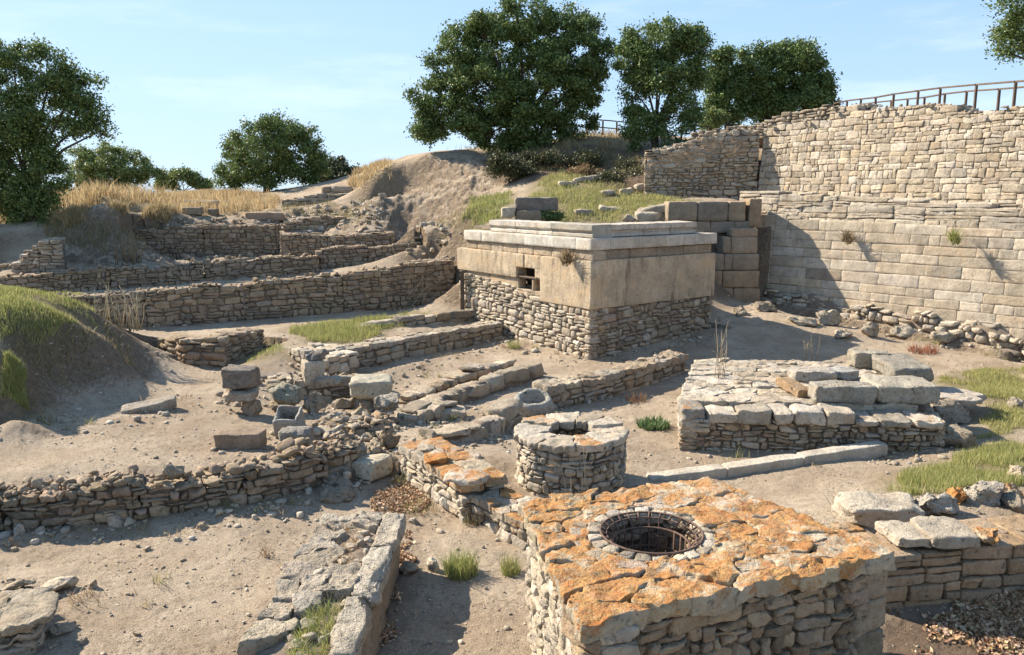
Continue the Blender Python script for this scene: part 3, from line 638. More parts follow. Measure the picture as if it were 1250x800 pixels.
# ------------------------------------------------------------------ great right-hand walls
EROD = [tuple(c * 1.0 for c in p) for p in LIME + PALE]
lw = [(8.0,30.2),(9.06,29.0),(14.5,22.8),(18.5,18.25)]
g = empty('ashlar_wall', (9.06, 29.0, .8), 'tall lower wall of long dressed limestone courses at right, lit by the sun', 'wall')
mb = MB(); stone_wall(mb, lw, .22, [3.72,3.72,3.4,3.2], T=1.0, ch=(.27,.4), ln=(.5,1.7), rag=.02, pal=PALE + LIME[:2], N=9, k=24, rough=.011, d=.5, split=.08, warp=(.02,.012), gap=.003, batter=.1, prot=.007, var=.08, hue=.03, topfill=False, coredrop=.25, corein=.06)
mb.build('ashlar_courses', [M['ashlar'], M['mortar']], g)
lw2 = [(8.28, 30.44), (9.06 + .28, 29.0 + .24),(14.5 + .27, 22.8 + .24),(18.5 + .27, 18.25 + .24)]
mb = MB(); stone_wall(mb, lw2, 3.25, [4.5,4.5,4.1,3.9], T=.9, ch=(.1,.26), ln=(.5,1.8), rag=.06, pal=PALE, N=9, k=14, rough=.026, d=.5, split=.4, warp=(.06,.03), gap=.004, batter=.12, prot=.018, var=.1, hue=.03, foot=.03)
mb.build('eroded_courses', [M['stone'], M['mortar']], g)
lw3 = [(9.06 - .16, 29.0 - .16),(11.6 - .2, 26.1 - .2),(14.5 - .16, 22.8 - .16),(18.5 - .16, 18.25 - .16)]
mb = MB(); stone_wall(mb, lw3, [.8,.4,-.05,-.1], [1.18,.85,.6,.4], T=.6, ch=(.12,.28), ln=(.2,.7), rag=.16, pal=PALE, N=7, k=4.5, rough=.035, d=.4, prot=.1, warp=(.08,.06))
mb.build('rubble_footing', ST(), g)
wall('fortification_wall', 'shaded dark section of small stones at the left end of the high upper wall', 'wall', [(5.35,33.8),(9.72,32.9)], [4.1,4.15], [6.15,7.05], T=1.0, ch=(.12,.24), ln=(.22,.6), rag=.15, pal=LIME, rough=.03, d=.45, prot=.04, toprub=60)
uw = [(9.7,32.9),(12.0,29.1),(14.9,24.2),(19,17.4)]
wall('fortification_wall', 'high upper wall of small pale stones with ragged crest under the railing', 'wall',
     uw, 3.9, [7.0,7.5,6.95,6.8], T=1.1, ch=(.14,.3), ln=(.2,.62), rag=.2, pal=PALE + LIME[:3], N=7, k=20, rough=.02, d=.45, batter=.07, split=.3, gap=.005, prot=.014, warp=(.06,.04), var=.18, hue=.06, toprub=160)
wall('ruined_wall', 'ragged heap of thin stones crowning the pale upper wall left of the railing', 'wall',
     [dep(842,170,36), dep(900,160,35), dep(965,147,33.5), dep(1020,139,32)], [6.6,6.7,6.9,7.0], [7.0,7.2,7.75,7.7], T=1.2, ch=(.1,.2), ln=(.25,.6), rag=.2, pal=GREY, k=4)
# ------------------------------------------------------------------ the block building
C0 = A([2.13, 22.0]); dL = A([-.595, .804]); dR = A([.804, .595]); LL, LR = 6.55, 5.05
def bp(u, v): return C0 + dL * u + dR * v          # u along the left face, v along the right face
g = empty('block_building', (2.13, 22.0, 0), 'square block building of smooth stone panels and white marble top on a rubble base', 'building')
mb = MB(); kw = dict(T=.7, ch=(.11,.26), ln=(.2,.55), rag=.0, N=7, k=6, rough=.02, d=.3, topfill=False, prot=.02, hue=.04, coredrop=.02)
stone_wall(mb, [bp(LL - .05, .0), bp(0, .0)], [.42,-.1], [1.98,1.4], pal=PALE, **kw)
stone_wall(mb, [bp(0, 0), bp(0, LR)], [-.1,.4], [1.4,1.4], pal=BROWN + LIME[:2], **kw)
stone_wall(mb, [bp(LL, 1.4), bp(LL, .0)], [.6,.42], [2.2,2.2], pal=PALE, **kw)
mb.build('rubble_base', ST(), g)
SAND = (.47, .375, .26, 0); SAND2 = (.42, .335, .235, 0)
def pan(name, face, a, b, z0, z1, inset=0., th=.3, tint=SAND, mat='panel', N=9, k=40, rough=.006, c_=.004):
    """a dressed slab on the left ('L') or right ('R') face between distances a and b from the corner"""
    C = []
    for i, j, kk in BITS:
        q = (a + c_) if i == 0 else (b - c_); o = inset if j == 0 else inset + th
        p = bp(q, o) if face == 'L' else bp(o, q); C.append([*p, (z1 - c_) if kk else (z0 + c_)])
    mb = MB(); hexes(mb, [A(C)], [tint], N, k, rough, 0, 3.); return mb.build(name, M[mat], g)
E = .03
pan('ashlar_panel', 'L', -E, 2.17, 1.4, 2.71, -E, .4); pan('ashlar_panel', 'L', 2.17, 2.93, 2.32, 2.71, -E + .004, .35, c_=.001); pan('stone_jamb', 'L', 2.17, 2.42, 2.06, 2.32, -E + .006, .3, c_=.001)
pan('ashlar_panel', 'L', 2.95, 3.31, 2.32, 2.71, -E - .016, .4, c_=.001); pan('ashlar_panel', 'L', 3.31, LL, 2.0, 2.71, -E - .02, .4, c_=.001)
pan('ashlar_panel', 'L', 3.31, 6.1, 1.62, 2.0, .03, .3, SAND2); pan('stone_jamb', 'L', 2.54, 2.62, 1.66, 2.0, .02, .3)
pan('window_sill', 'L', 2.17, 3.3, 1.52, 1.66, .0, .34, SAND2)
mb = MB(); bar(mb, [*bp(2.17, .09), 2.03], [*bp(3.31, .09), 2.03], .2, .06); mb.build('timber_lintel', M['wood'], g)
mb = MB(); bar(mb, [*bp(6.18, -.12), .35], [*bp(6.18, -.12), 2.0], .13, .13); mb.build('timber_prop', M['wood'], g)
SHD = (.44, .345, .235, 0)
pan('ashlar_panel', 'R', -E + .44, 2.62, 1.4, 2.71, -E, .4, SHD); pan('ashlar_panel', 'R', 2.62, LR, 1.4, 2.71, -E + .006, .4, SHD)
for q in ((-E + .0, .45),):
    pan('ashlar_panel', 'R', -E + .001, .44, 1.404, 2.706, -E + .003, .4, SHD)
# thin blocks, marble slabs and the moulded marble cornice
ux = [0, .9, 1.75, 2.6, 3.35, 4.1, 4.75, 5.5, 6.15]
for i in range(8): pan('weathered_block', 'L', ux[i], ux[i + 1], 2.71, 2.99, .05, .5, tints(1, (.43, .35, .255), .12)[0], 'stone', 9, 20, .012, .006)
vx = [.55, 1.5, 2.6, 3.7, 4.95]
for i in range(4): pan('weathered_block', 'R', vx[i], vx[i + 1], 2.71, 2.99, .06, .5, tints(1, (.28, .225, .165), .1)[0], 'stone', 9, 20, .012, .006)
MB1 = (.54, .495, .42, 0); MB2 = (.50, .48, .44, 0)
ux = [-.02, .62, 2.95, 5.2, 6.2]
for i in range(4): pan('marble_slab', 'L', ux[i], ux[i + 1], 2.99, 3.31, -.02, .7, tints(1, MB1[:3], .08, .02)[0], 'marble', 9, 40, .007, .004)
vx = [.69, 1.6, 2.9, 4.1, LR + .05]
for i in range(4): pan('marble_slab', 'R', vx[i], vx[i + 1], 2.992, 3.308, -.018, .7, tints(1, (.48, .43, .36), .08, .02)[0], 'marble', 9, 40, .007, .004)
def cornice(face, a, b, tint, in0=.22):
    pr = [(in0, 3.305), (in0 - .07, 3.33), (in0 - .07, 3.40), (in0 - .015, 3.44), (in0 - .015, 3.47), (in0 - .1, 3.52), (in0 - .1, 3.66), (in0 + .62, 3.67), (in0 + .62, 3.305)]
    n = 10; V = []
    for q in np.linspace(a, b, n):
        for o, z_ in pr: V.append([*(bp(q, o) if face == 'L' else bp(o, q)), z_])
    V = A(V); V += np.stack([fbm(V * 5, s, 3) for s in (1, 2, 3)], 1) * .009
    k = len(pr); Q = [(i * k + j, i * k + (j + 1) % k, (i + 1) * k + (j + 1) % k, (i + 1) * k + j) for i in range(n - 1) for j in range(k)]
    T_ = [(0, i, i + 1) for i in range(1, k - 1)] + [((n - 1) * k, (n - 1) * k + i + 1, (n - 1) * k + i) for i in range(1, k - 1)]
    mb = MB(); mb.add(V, Q, T_, tint); mb.build('cornice_block', M['marble'], g, smooth=False)
for a, b in ((.125, 1.85), (1.87, 2.55), (2.57, 3.55), (3.58, 4.95)): cornice('L', a, b, tints(1, MB1[:3], .06, .02)[0])
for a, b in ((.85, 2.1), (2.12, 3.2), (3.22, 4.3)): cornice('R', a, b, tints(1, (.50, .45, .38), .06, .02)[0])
mb = MB(); q = [bp(.3, .3), bp(.3, LR - .2), bp(LL + 1.2, LR - .2), bp(LL + 1.2, .5), bp(5.2, .3)]
n = 14; V = []; uu, vv = np.meshgrid(np.linspace(.35, LL - .3, 30), np.linspace(.35, LR - .2, 24)); pts = C0 + uu.reshape(-1, 1) * dL + vv.reshape(-1, 1) * dR
zz = 3.42 + .06 * fbm(P3(pts[:, 0] * 2, pts[:, 1] * 2), 4, 4); V = np.concatenate([pts, zz[:, None]], 1); i, j = np.meshgrid(np.arange(23), np.arange(29), indexing='ij')
mb.add(V, np.stack([i * 30 + j, i * 30 + j + 1, (i + 1) * 30 + j + 1, (i + 1) * 30 + j], -1).reshape(-1, 4), None)
mb.build('earth_fill', M['mortar'], g)
# dark core so that the openings read as holes
mb = MB()
C = []
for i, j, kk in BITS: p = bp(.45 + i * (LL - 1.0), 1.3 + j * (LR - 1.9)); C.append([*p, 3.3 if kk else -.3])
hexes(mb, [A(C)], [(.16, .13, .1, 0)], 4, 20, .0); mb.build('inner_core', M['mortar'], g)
# ------------------------------------------------------------------ ashlar pier between the building and the right wall
g = empty('ashlar_pier', (8.0, 27.9, .8), 'shaded pier of big brown dressed blocks in the corner behind the marble topped building', 'pier')
PB = [(.28, .215, .15), (.31, .24, .165), (.26, .205, .15), (.30, .22, .145)]
def pblk(x0, x1, y0, z0, z1, d=.9):
    C = [[x0 + .005 if i == 0 else x1 - .005, y0 + j * d - (x0 + x1) * .0, z0 + .004 if kk == 0 else z1 - .004] for i, j, kk in BITS]
    mb = MB(); hexes(mb, [A(C)], tints(1, None, .1, .05, PB), 9, 16, .015, 0, 4); mb.build('dressed_block', M['ashlar'], g)
def px(x, D): return (x - 625) / 1000 * D * .989
for r, (x0s, y0, z0, z1) in enumerate([((868, 900, 934), 28.2, .6, 1.25), ((868, 886, 932), 28.2, 1.25, 1.85), ((874, 888, 898, 931), 28.25, 1.85, 2.42), ((886, 896, 929), 28.3, 2.42, 3.0), ((896, 929), 28.3, 3.0, 3.3)]):
    for i in range(len(x0s) - 1): pblk(px(x0s[i], 28.2), px(x0s[i + 1], 28.2), y0 + r * .012, z0, z1)
for x0, x1 in ((816, 852), (852, 890), (890, 911)): pblk(px(x0, 28.9), px(x1, 28.9), 28.9, 3.52, 4.2, 1.0)
for x0, x1 in ((845, 868), (868, 898), (898, 922)): pblk(px(x0, 29), px(x1, 29), 28.95, 3.1, 3.52, .9)
pblk(px(912, 29.2), px(927, 29.2), 28.9, 3.3, 4.3, .9)
pblk(px(816, 28.9), px(924, 28.9), 29.2, .5, 3.1, .8)
# ------------------------------------------------------------------ big well block in the foreground
ZT = 1.5
FBc = [at(638, 612, ZT), at(712, 758, ZT), at(1088, 674, ZT), at(866, 582, ZT)]   # back left, front, right, back
FBc = [A(xy(p)) for p in FBc]; hc = A(xy(at(795, 650, ZT))); HR = .47
g = empty('well_block', (*FBc[0], 0), 'big square masonry well with orange lichen on its cracked top and a round hole', 'well')
cen = sum(FBc) / 4
mb = MB(); inn = [p + (cen - p) / np.linalg.norm(cen - p) * .05 for p in FBc]
kw = dict(ch=(.08,.17), ln=(.13,.38), rag=.0, N=9, k=9, rough=.024, d=.28, topfill=False, T=.42, gap=.008, prot=.02, hue=.06, coredrop=.0, split=.3)
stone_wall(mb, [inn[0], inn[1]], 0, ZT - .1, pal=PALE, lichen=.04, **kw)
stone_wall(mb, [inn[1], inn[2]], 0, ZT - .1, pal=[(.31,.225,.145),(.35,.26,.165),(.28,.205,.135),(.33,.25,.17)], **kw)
stone_wall(mb, [inn[2], inn[3]], 0, ZT - .1, pal=BROWN, **kw)
stone_wall(mb, [inn[3], inn[0]], 0, ZT - .1, pal=LIME, **kw)
ang_ = math.atan2(*(FBc[2] - FBc[1])[::-1])
for z0, z1, l_ in ((-.05, .42, .36), (.42, .78, .3), (.78, 1.08, .34), (1.08, 1.36, .26)):
    u_ = A([cos(ang_), sin(ang_)]); v_ = A([-sin(ang_), cos(ang_)]); q = inn[2] - u_ * (l_ / 2 - .03) + v_ * .17; hexes(mb, [box_hex((*q, z0 + .005), l_, .4, z1 - z0 - .01, ang_, (0, 0), 0, .012)], tints(1, (.33,.26,.18), .06), 12, 12, .02)
mb.build('masonry', ST(), g)
# round shaft, faced inwards
mb = MB(); th = np.linspace(0, -2 * pi, 25)
stone_wall(mb, [(hc[0] + HR * 1.02 * cos(a), hc[1] + HR * 1.02 * sin(a)) for a in th], -.6, ZT - .06, T=.3, ch=(.12,.2), ln=(.2,.4), rag=0, d=.2, smooth=True, topfill=False, pal=BROWN, N=6, warp=(.02,.02))
mb.build('shaft_lining', ST(), g)
# rubble and earth bed below the slabs: a ring from the outer edge to the shaft
mb = MB(); n = 48; V = []
for k in range(n):
    a = 2 * pi * k / n; dr = A([cos(a), sin(a)]); tmin = 9
    for i in range(4):
        p, q = FBc[i], FBc[(i + 1) % 4]; e = q - p; nn = A([e[1], -e[0]]); dd = dr @ nn
        if dd > 1e-6: tmin = min(tmin, ((p - hc) @ nn) / dd)
    for f, z in ((HR * 1.03, ZT - .06), ((HR + tmin) / 2, ZT - .06), (tmin - .12, ZT - .09), (tmin - .12, ZT - .5)):
        V.append([*(hc + dr * f), z + U(-.012, .012)])
mb.add(V, [(k * 4 + j, ((k + 1) % n) * 4 + j, ((k + 1) % n) * 4 + j + 1, k * 4 + j + 1) for k in range(n) for j in range(3)], None)
mb.build('slab_bedding', M['mortar'], g)
cells = voronoi(FBc, 34, 1.6, .35, (*hc, HR + .16), relax=1)
k_ = 0
for poly in cells:
    # keep the hole open: push the inner corners out of the circle
    P_ = []; dn = []
    for i_ in range(len(poly)):
        p, q = A(poly[i_]), A(poly[(i_ + 1) % len(poly)]); n_ = max(1, int(np.linalg.norm(q - p) / .06)); dn += [p + (q - p) * t_ / n_ for t_ in range(n_)]
    for p in dn:
        r = A(p) - hc; L_ = np.linalg.norm(r)
        P_.append(tuple(hc + r / max(L_, 1e-3) * max(L_, HR + .09)))
    c = A(P_).mean(0); e = cen - c
    edge = min(abs(np.cross(FBc[(i + 1) % 4] - FBc[i], c - FBc[i])) / np.linalg.norm(FBc[(i + 1) % 4] - FBc[i]) for i in range(4))
    P_ = [tuple(A(p) + (A(p) - cen) * .022) for p in P_]
    tn = tints(1, None, .12, .05, [(.44,.365,.25),(.40,.33,.225),(.46,.385,.28)])[0]; tn[3] = U(.3, .66)
    mb = MB(); slab(mb, P_, ZT + U(-.012, .014), U(.12, .2), tn, .004, .03, .002, 0, .02, 84)
    mb.build('top_slab', M['stone'], g)
for k in range(22):   # small stones lining the rim of the hole
    a = 2 * pi * k / 22; r0, r1 = HR - .01, HR + .13; C = []
    for i, j, kk in BITS:
        aa = a + (2 * pi / 22) * (i * .92); r = r0 if j == 0 else r1
        C.append([hc[0] + r * cos(aa), hc[1] + r * sin(aa), ZT - .1 + kk * (.09 + U(0, .025))])
    mb = MB(); tn = tints(1, None, .12, .05, PALE + GREY)[0]; hexes(mb, [A(C)], [tn], 6, 6, .012); mb.build('rim_stone', M['stone'], g)
# rusty basket grille hanging in the hole
g = empty('iron_grille', (*hc, ZT - .1), 'rusty iron basket grille set into the round hole of the orange topped well', 'grille')
def ring(r, z, rad, n=40, c=hc): return [(c[0] + r * cos(a), c[1] + r * sin(a), z) for a in np.linspace(0, 2 * pi, n)], rad
mb = MB(); tube(mb, ring(HR - .005, ZT + .005, 0)[0], .011, 6); mb.build('rim_hoop', M['iron'], g)
mb = MB(); tube(mb, ring(HR * .74, ZT - .1, 0)[0], .011, 6); mb.build('inner_hoop', M['iron'], g)
for r_, z_ in ((.87, -.025), (.735, -.28), (.73, -.5)):
    mb = MB(); tube(mb, ring(HR * r_, ZT + z_, 0)[0], .008, 5); mb.build('hoop', M['iron'], g)
for k in range(7):
    y_ = HR * (-.62 + .205 * k); x_ = math.sqrt((HR * .73) ** 2 - y_ ** 2); mb = MB(); tube(mb, [(hc[0] + y_, hc[1] - x_, ZT - .3), (hc[0] + y_, hc[1], ZT - .34), (hc[0] + y_, hc[1] + x_, ZT - .3)], .010, 5); mb.build('cross_bar', M['iron'], g)
for k in range(26):
    a = 2 * pi * k / 26
    pts = [(hc[0] + r * cos(a), hc[1] + r * sin(a), z) for r, z in ((HR - .005, ZT + .008), (HR * .87, ZT - .02), (HR * .74, ZT - .1), (HR * .73, ZT - .45), (HR * .73, ZT - 1.1))]
    mb = MB(); tube(mb, pts, .010, 5); mb.build('bar', M['iron'], g)
# ------------------------------------------------------------------ round well
wcx = A(xy(at(697, 565, .55))); wcx = A([697 - 625, 0]) / 1000 * 0 + A([.92, 12.3]); RW = .85
g = empty('round_well', (*wcx, .1), 'round rubble stone well with uneven thick rim slabs, dry stalks growing against it', 'well')
th = np.linspace(-pi / 2 + 1, 1.5 * pi + 1, 41)
mb = MB(); stone_wall(mb, [(wcx[0] + RW * cos(a), wcx[1] + RW * sin(a)) for a in th], -.1, .85, T=.4, ch=(.06,.13), ln=(.1,.3), rag=.0, d=.2, back=True, smooth=True, topfill=False, pal=PALE + LIME, N=9, k=8, rough=.024, warp=(.04,.03), prot=.02, gap=.007)
mb.build('masonry', ST(), g)
a0 = .2; spans = [.62, .5, .75, .55, .8, .6, .7, .55, .66, .55]; sc_ = 2 * pi / sum(spans)
for i, sp_ in enumerate(spans):
    a1 = a0 + sp_ * sc_; C = []; back = sin((a0 + a1) / 2) > .2; hi = .90 + U(-.008, .008) + (.03 if back else 0); ri = .33 + U(-.02, .03)
    Ni = []
    for q in range(5):
        aa = a0 + .015 + (a1 - a0 - .03) * q / 4; Ni.append((wcx[0] + (RW + .03 + U(-.015, .015)) * cos(aa), wcx[1] + (RW + .03) * sin(aa)))
    for q in range(4, -1, -1):
        aa = a0 + .02 + (a1 - a0 - .04) * q / 4; Ni.append((wcx[0] + ri * cos(aa), wcx[1] + ri * sin(aa)))
    tn = tints(1, None, .1, .04, PALE)[0]; tn[3] = (.3 if i in (3, 7) else .12 if i == 1 else .0)
    mb = MB(); slab(mb, Ni, hi + .03, .11, tn, .002, .02, .002, 0, .02, 60); mb.build('rim_slab', M['stone'], g); a0 = a1
# ------------------------------------------------------------------ right platform
ZP = .76
pf = [A(xy(at(829, 549, .03))), A(xy(at(1152, 555, .06))), A(xy(at(1096, 441, ZP))), A(xy(at(848, 439, ZP)))]   # front left, front right, back right, back left
g = empty('stone_platform', (*pf[0], 0), 'low rubble platform paved with pale flat stones, cut slabs on its right corner', 'platform')
mb = MB(); kw = dict(T=.5, ch=(.07,.15), ln=(.1,.34), rag=0, N=9, k=8, rough=.022, d=.3, topfill=False, gap=.008, prot=.02, hue=.05, coredrop=0, split=.3)
stone_wall(mb, [pf[3], pf[0]], [0.1,-.05], ZP - .16, pal=PALE, **kw)
stone_wall(mb, [pf[0], pf[1]], -.06, [ZP - .17, ZP - .17], pal=BROWN + LIME[:2], **kw)
stone_wall(mb, [pf[1], pf[2]], 0, ZP - .16, pal=LIME, **kw)
stone_wall(mb, [pf[2], pf[3]], .05, ZP - .1, pal=LIME, **kw)
mb.build('masonry', ST(), g)
mb = MB(); V = [[*p, z] for z in (-.1, ZP - .13) for p in [q + (sum(pf) / 4 - q) * .06 for q in pf]]
mb.add(V, [(4, 5, 6, 7), (0, 1, 5, 4), (1, 2, 6, 5), (2, 3, 7, 6), (3, 0, 4, 7)]); mb.build('earth_core', M['mortar'], g, smooth=False)
fd = (pf[1] - pf[0]); fl = np.linalg.norm(fd); fd /= fl; bd = A([-fd[1], fd[0]])
s = 0; first = True
while s < fl - .1:     # front row of thick edge stones
    l = U(.34, .62); l = min(l, fl - s); C = []; zt_ = ZP + U(-.03, .03) - (.1 if s > 2.6 else 0); dpt = U(.5, .8); jt = U(-.05, .03)
    for i, j, kk in BITS: C.append([*(pf[0] + fd * (s + i * l + (.02 if i == 0 else -.02)) + bd * (jt + j * dpt - .03)), zt_ if kk else ZP - .2 - U(0, .03)])
    mb = MB(); tn = tints(1, None, .12, .06, PALE + LIME)[0]; tn[3] = .12 * (U(0, 1) > .6); hexes(mb, [A(C) + U(-.02, .02, (8, 3))], [tn], 12, 12, .03); mb.build('edge_stone', M['stone'], g); s += l
inner_q = [pf[0] + bd * .62 + fd * .02, pf[1] + bd * .62 - fd * .25, pf[2], pf[3]]
for poly in voronoi(inner_q, 84, 1.7, .1):
    tn = tints(1, None, .12, .05, PALE + GREY[:2])[0]
    mb = MB(); slab(mb, poly, ZP + U(-.02, .025), U(.12, .18), tn, .005, .026, .004, 0, .035, 48); mb.build('paving_stone', M['stone'], g)
# ------------------------------------------------------------------ left platform in front
ZL = .70; xr, xl, yf, yn = -1.31, -2.32, 9.6, 4.6
g = empty('stone_bench', (xr, yf, 0), 'long low platform of pitted grey slabs with grass growing along its middle', 'platform')
def pslab(name, x0, x1, y0, y1, z0, z1, tint=None, mat='coarse', N=12, k=9, rough=.03, sl=.0):
    C = [[(x0 + .008 if i == 0 else x1 - .008), (y0 + .008 if j == 0 else y1 - .008), (z0 if kk == 0 else z1 + sl * (j - .5))] for i, j, kk in BITS]
    C = A(C) + U(-1, 1, (8, 3)) * .012
    mb = MB(); hexes(mb, [C], [tints(1, None, .08, .03, [(.42,.39,.34),(.38,.36,.32),(.45,.42,.37)])[0] if tint is None else tint], N, k, rough, 0, 6); return mb.build(name, M[mat], g)
PLT = [(.43,.37,.285),(.38,.325,.25),(.46,.40,.31),(.36,.30,.23)]
def pcell(c): # places where a stone is missing and plants grow
    return not ((xl + .30 < c[0] < xl + .72 and 6.15 < c[1] < 7.4) or (xl + .28 < c[0] < xr - .25 and 8.3 < c[1] < 9.25))
for y0, y1 in ((8.6, 9.6), (7.5, 8.6), (6.4, 7.5), (5.5, 6.4), (4.6, 5.5)):   # long dressed blocks along the right edge
    pslab('edge_slab', xr - U(.28, .32), xr + U(-.03, .02), y0, y1 - .01, ZL - .2, ZL + U(-.02, .01), tints(1, None, .06, .03, PLT)[0], rough=.035)
for y0, y1 in ((8.1, 9.58), (6.9, 8.1), (5.7, 6.9), (4.6, 5.7)): pslab('base_block', xr - .3, xr - .04 + U(-.02, .02), y0, y1 - .01, -.1, ZL - .205, tints(1, (.27,.21,.145), .1)[0], 'stone', rough=.03)
ctr = A([(xl + xr) / 2 - .15, 7.1])
for poly in voronoi([(xl, 4.6), (xr - .27, 4.6), (xr - .27, 9.6), (xl, 9.6)], 44, 1.25, .25, relax=1):
    c = A(poly).mean(0)
    if not pcell(c): continue
    poly = [(q[0] + (.09 * vnoise(A([[q[1] * 2.3, 3.1, 0]]), 8)[0] - .05 if q[0] < xl + .02 else 0), q[1]) for q in poly]
    tn = tints(1, None, .1, .04, PLT)[0]; mb = MB(); slab(mb, poly, ZL + U(-.028, .0) - (.03 if c[0] < xl + .3 else 0), U(.14, .22), tn, .004, .03, .002, 0, .018, 72); mb.build('top_slab', M['coarse'], g)
mb = MB(); stone_wall(mb, [(xl + .02, 9.6), (xl + .02, 4.6)], -.1, ZL - .2, T=.3, ch=(.1,.2), ln=(.2,.5), rag=.03, pal=BROWN, topfill=False); stone_wall(mb, [(xr - .3, 9.58), (xl, 9.58)], -.1, ZL - .18, T=.3, ch=(.1,.2), ln=(.2,.5), rag=.02, pal=BROWN, topfill=False); mb.build('masonry', ST(), g)
mb = MB(); X, Y = np.meshgrid(np.linspace(xl + .06, xr - .12, 24), np.linspace(4.6, 9.5, 90)); Z = ZL - .10 + .035 * fbm(P3(X.ravel() * 4, Y.ravel() * 4), 3, 4)
i, j = np.meshgrid(np.arange(89), np.arange(23), indexing='ij'); mb.add(np.stack([X.ravel(), Y.ravel(), Z], 1), np.stack([i * 24 + j, i * 24 + j + 1, (i + 1) * 24 + j + 1, (i + 1) * 24 + j], -1).reshape(-1, 4))
CC = [box_hex((x, y, ZL - .12), U(.05, .16), U(.05, .12), U(.04, .09), U(0, 3), (U(-.3, .3), U(-.3, .3)), 0, .01) for x, y in zip(U(xl + .3, xr - .3, 90), U(4.7, 9.3, 90))]
hexes(mb, A(CC), tints(90, None, .15, .05, PLT), 5, 5, .012, 1, cuts=5, cd=(.7, 1.1))
mb.build('earth_fill', [M['mortar'], M['stone']], g)
# ------------------------------------------------------------------ long thin kerb before the right platform
g = empty('slab_kerb', at(815, 578, .08), 'long thin pale slab kerb on edge in front of the paved platform', 'kerb')
k0_, k1_ = at(795, 584, .08), at(1085, 542, .3); ks = [k0_ + (k1_ - k0_) * f + A([0, -.10 * sin(pi * f), .015 * sin(pi * f)]) for f in (0, .3, .62, 1)]
for p, q in zip(ks[:-1], ks[1:]):
    d_ = A(xy(q)) - A(xy(p)); L_ = np.linalg.norm(d_); d_ /= L_; nrm_ = A([-d_[1], d_[0]]); C = []
    for i, j, kk in BITS: b_ = (p if i == 0 else q); C.append([*(A(xy(b_)) + d_ * (.01 if i == 0 else -.01) + nrm_ * j * .26), b_[2] if kk else -.12])
    mb = MB(); hexes(mb, [A(C)], [tints(1, (.45, .41, .34), .06, .03)[0]], 12, 16, .012, 0, 4); mb.build('kerb_slab', M['ashlar'], g)
# ------------------------------------------------------------------ loose blocks and boulders
RUST = [(.42,.25,.14),(.40,.23,.13)]
def put(name, label, cat, px, py, wpx, hpx, dm, rot=0., D=None, tilt=(0, 0), taper=0., pal=GREY, mat='stone', N=9, k=8., rough=.03, jit=.05, lichen=0., sink=.03, group=None, cuts=3, cd=(.98, 1.4)):
    if k >= 11: cuts = 0
    p = hit(px, py) if D is None else dep(px, py, D)
    if D is not None: sink = 0
    sc = p[1] / 985.; l = wpx * sc; h = hpx * sc
    C = box_hex((p[0], p[1] + dm * .35, p[2] - sink), l, dm, h + sink, rot, tilt, taper, jit * min(l, h))
    mb = MB(); tn = tints(1, None, .1, .04, pal)[0]; tn[3] = lichen; hexes(mb, [C], [tn], N, k, rough, 0, 5, cuts, cd)
    o = mb.build(name, M[mat]); o['d'] = 0; del o['d']
    return tag(o, label, cat, group)
def boulder(name, label, px, py, wpx, hpx, dm, rot=0., **kw):
    kw.setdefault('cuts', 12); kw.setdefault('cd', (.62, .95)); kw['k'] = kw.get('k', 3.4) + 1.6; kw.setdefault('N', 12); kw.setdefault('rough', .06); kw.setdefault('taper', .15); kw.setdefault('mat', 'coarse'); kw.setdefault('jit', .12)
    return put(name, label, 'boulder', px, py, wpx, hpx, dm, rot, **kw)
DARKST = [(.19, .165, .14)]
D1 = hit(303, 508)[1]
boulder('boulder', 'small brown stone at the bottom of the three stone stack left of the oval boulder', 303, 508, 28, 20, .4, mat='stone', pal=BROWN)
put('stone_block', 'flat pale lichen covered stone in the middle of the three stone stack', 'stone block', 291, 492, 42, 15, .6, .15, D=D1 - .05, pal=PALE, mat='coarse', N=12, k=6, rough=.05)
put('stone_block', 'dark squarish block on top of the three stone stack', 'stone block', 291, 474, 37, 24, .45, -.1, D=D1 - .02, pal=DARKST, N=12, k=12, rough=.022)
boulder('boulder', 'lower rounded stone under the big oval boulder', 341, 504, 32, 16, .45)
D2 = hit(341, 505)[1]
boulder('boulder', 'big grey green oval boulder resting on a rounded stone', 343, 494, 46, 25, .5, D=D2 + .1, pal=[(.27,.255,.2)])
boulder('boulder', 'triangular boulder spotted with pale lichen right of the oval boulder', 382, 505, 36, 29, .5, .5, taper=.5, pal=GREY, tilt=(.2, -.25))
put('stone_block', 'dark flat slab lying behind the oval boulder', 'slab', 331, 471, 44, 13, .5, .08, pal=DARKST, N=12, k=9)
D3 = 17.8
put('standing_stone', 'upright squared stone with a sunlit left side carrying a dark stone', 'stone block', 381, 469, 25, 28, .4, .35, D=17.75, pal=PALE, N=12, k=12)
boulder('boulder', 'dark stone lying on top of the upright squared stone', 385, 442, 25, 13, .4, D=D3, pal=DARKST, mat='stone')
put('stone_block', 'long grey beam stone running right from the upright squared stone', 'slab', 410, 472, 52, 11, .3, .2, D=17.7, pal=GREY, N=12, k=8)
boulder('boulder', 'brown stone below the long grey beam stone', 412, 484, 28, 12, .35, pal=BROWN, mat='stone')
boulder('boulder', 'squat dark stone beside the triangular boulder, under the beam stone', 418, 500, 30, 13, .4, pal=GREY)
D4 = hit(447, 502)[1]
boulder('boulder', 'brown stone propping up the flat topped capital block', 446, 503, 20, 18, .3, pal=BROWN, k=5)
put('capital_block', 'flat topped pale block balanced on a small brown stone like a mushroom', 'stone block', 451, 488, 46, 24, .75, .1, D=D4, pal=[(.40,.37,.29)], N=12, k=8, taper=-.12, rough=.03)
D5 = hit(470, 520)[1]
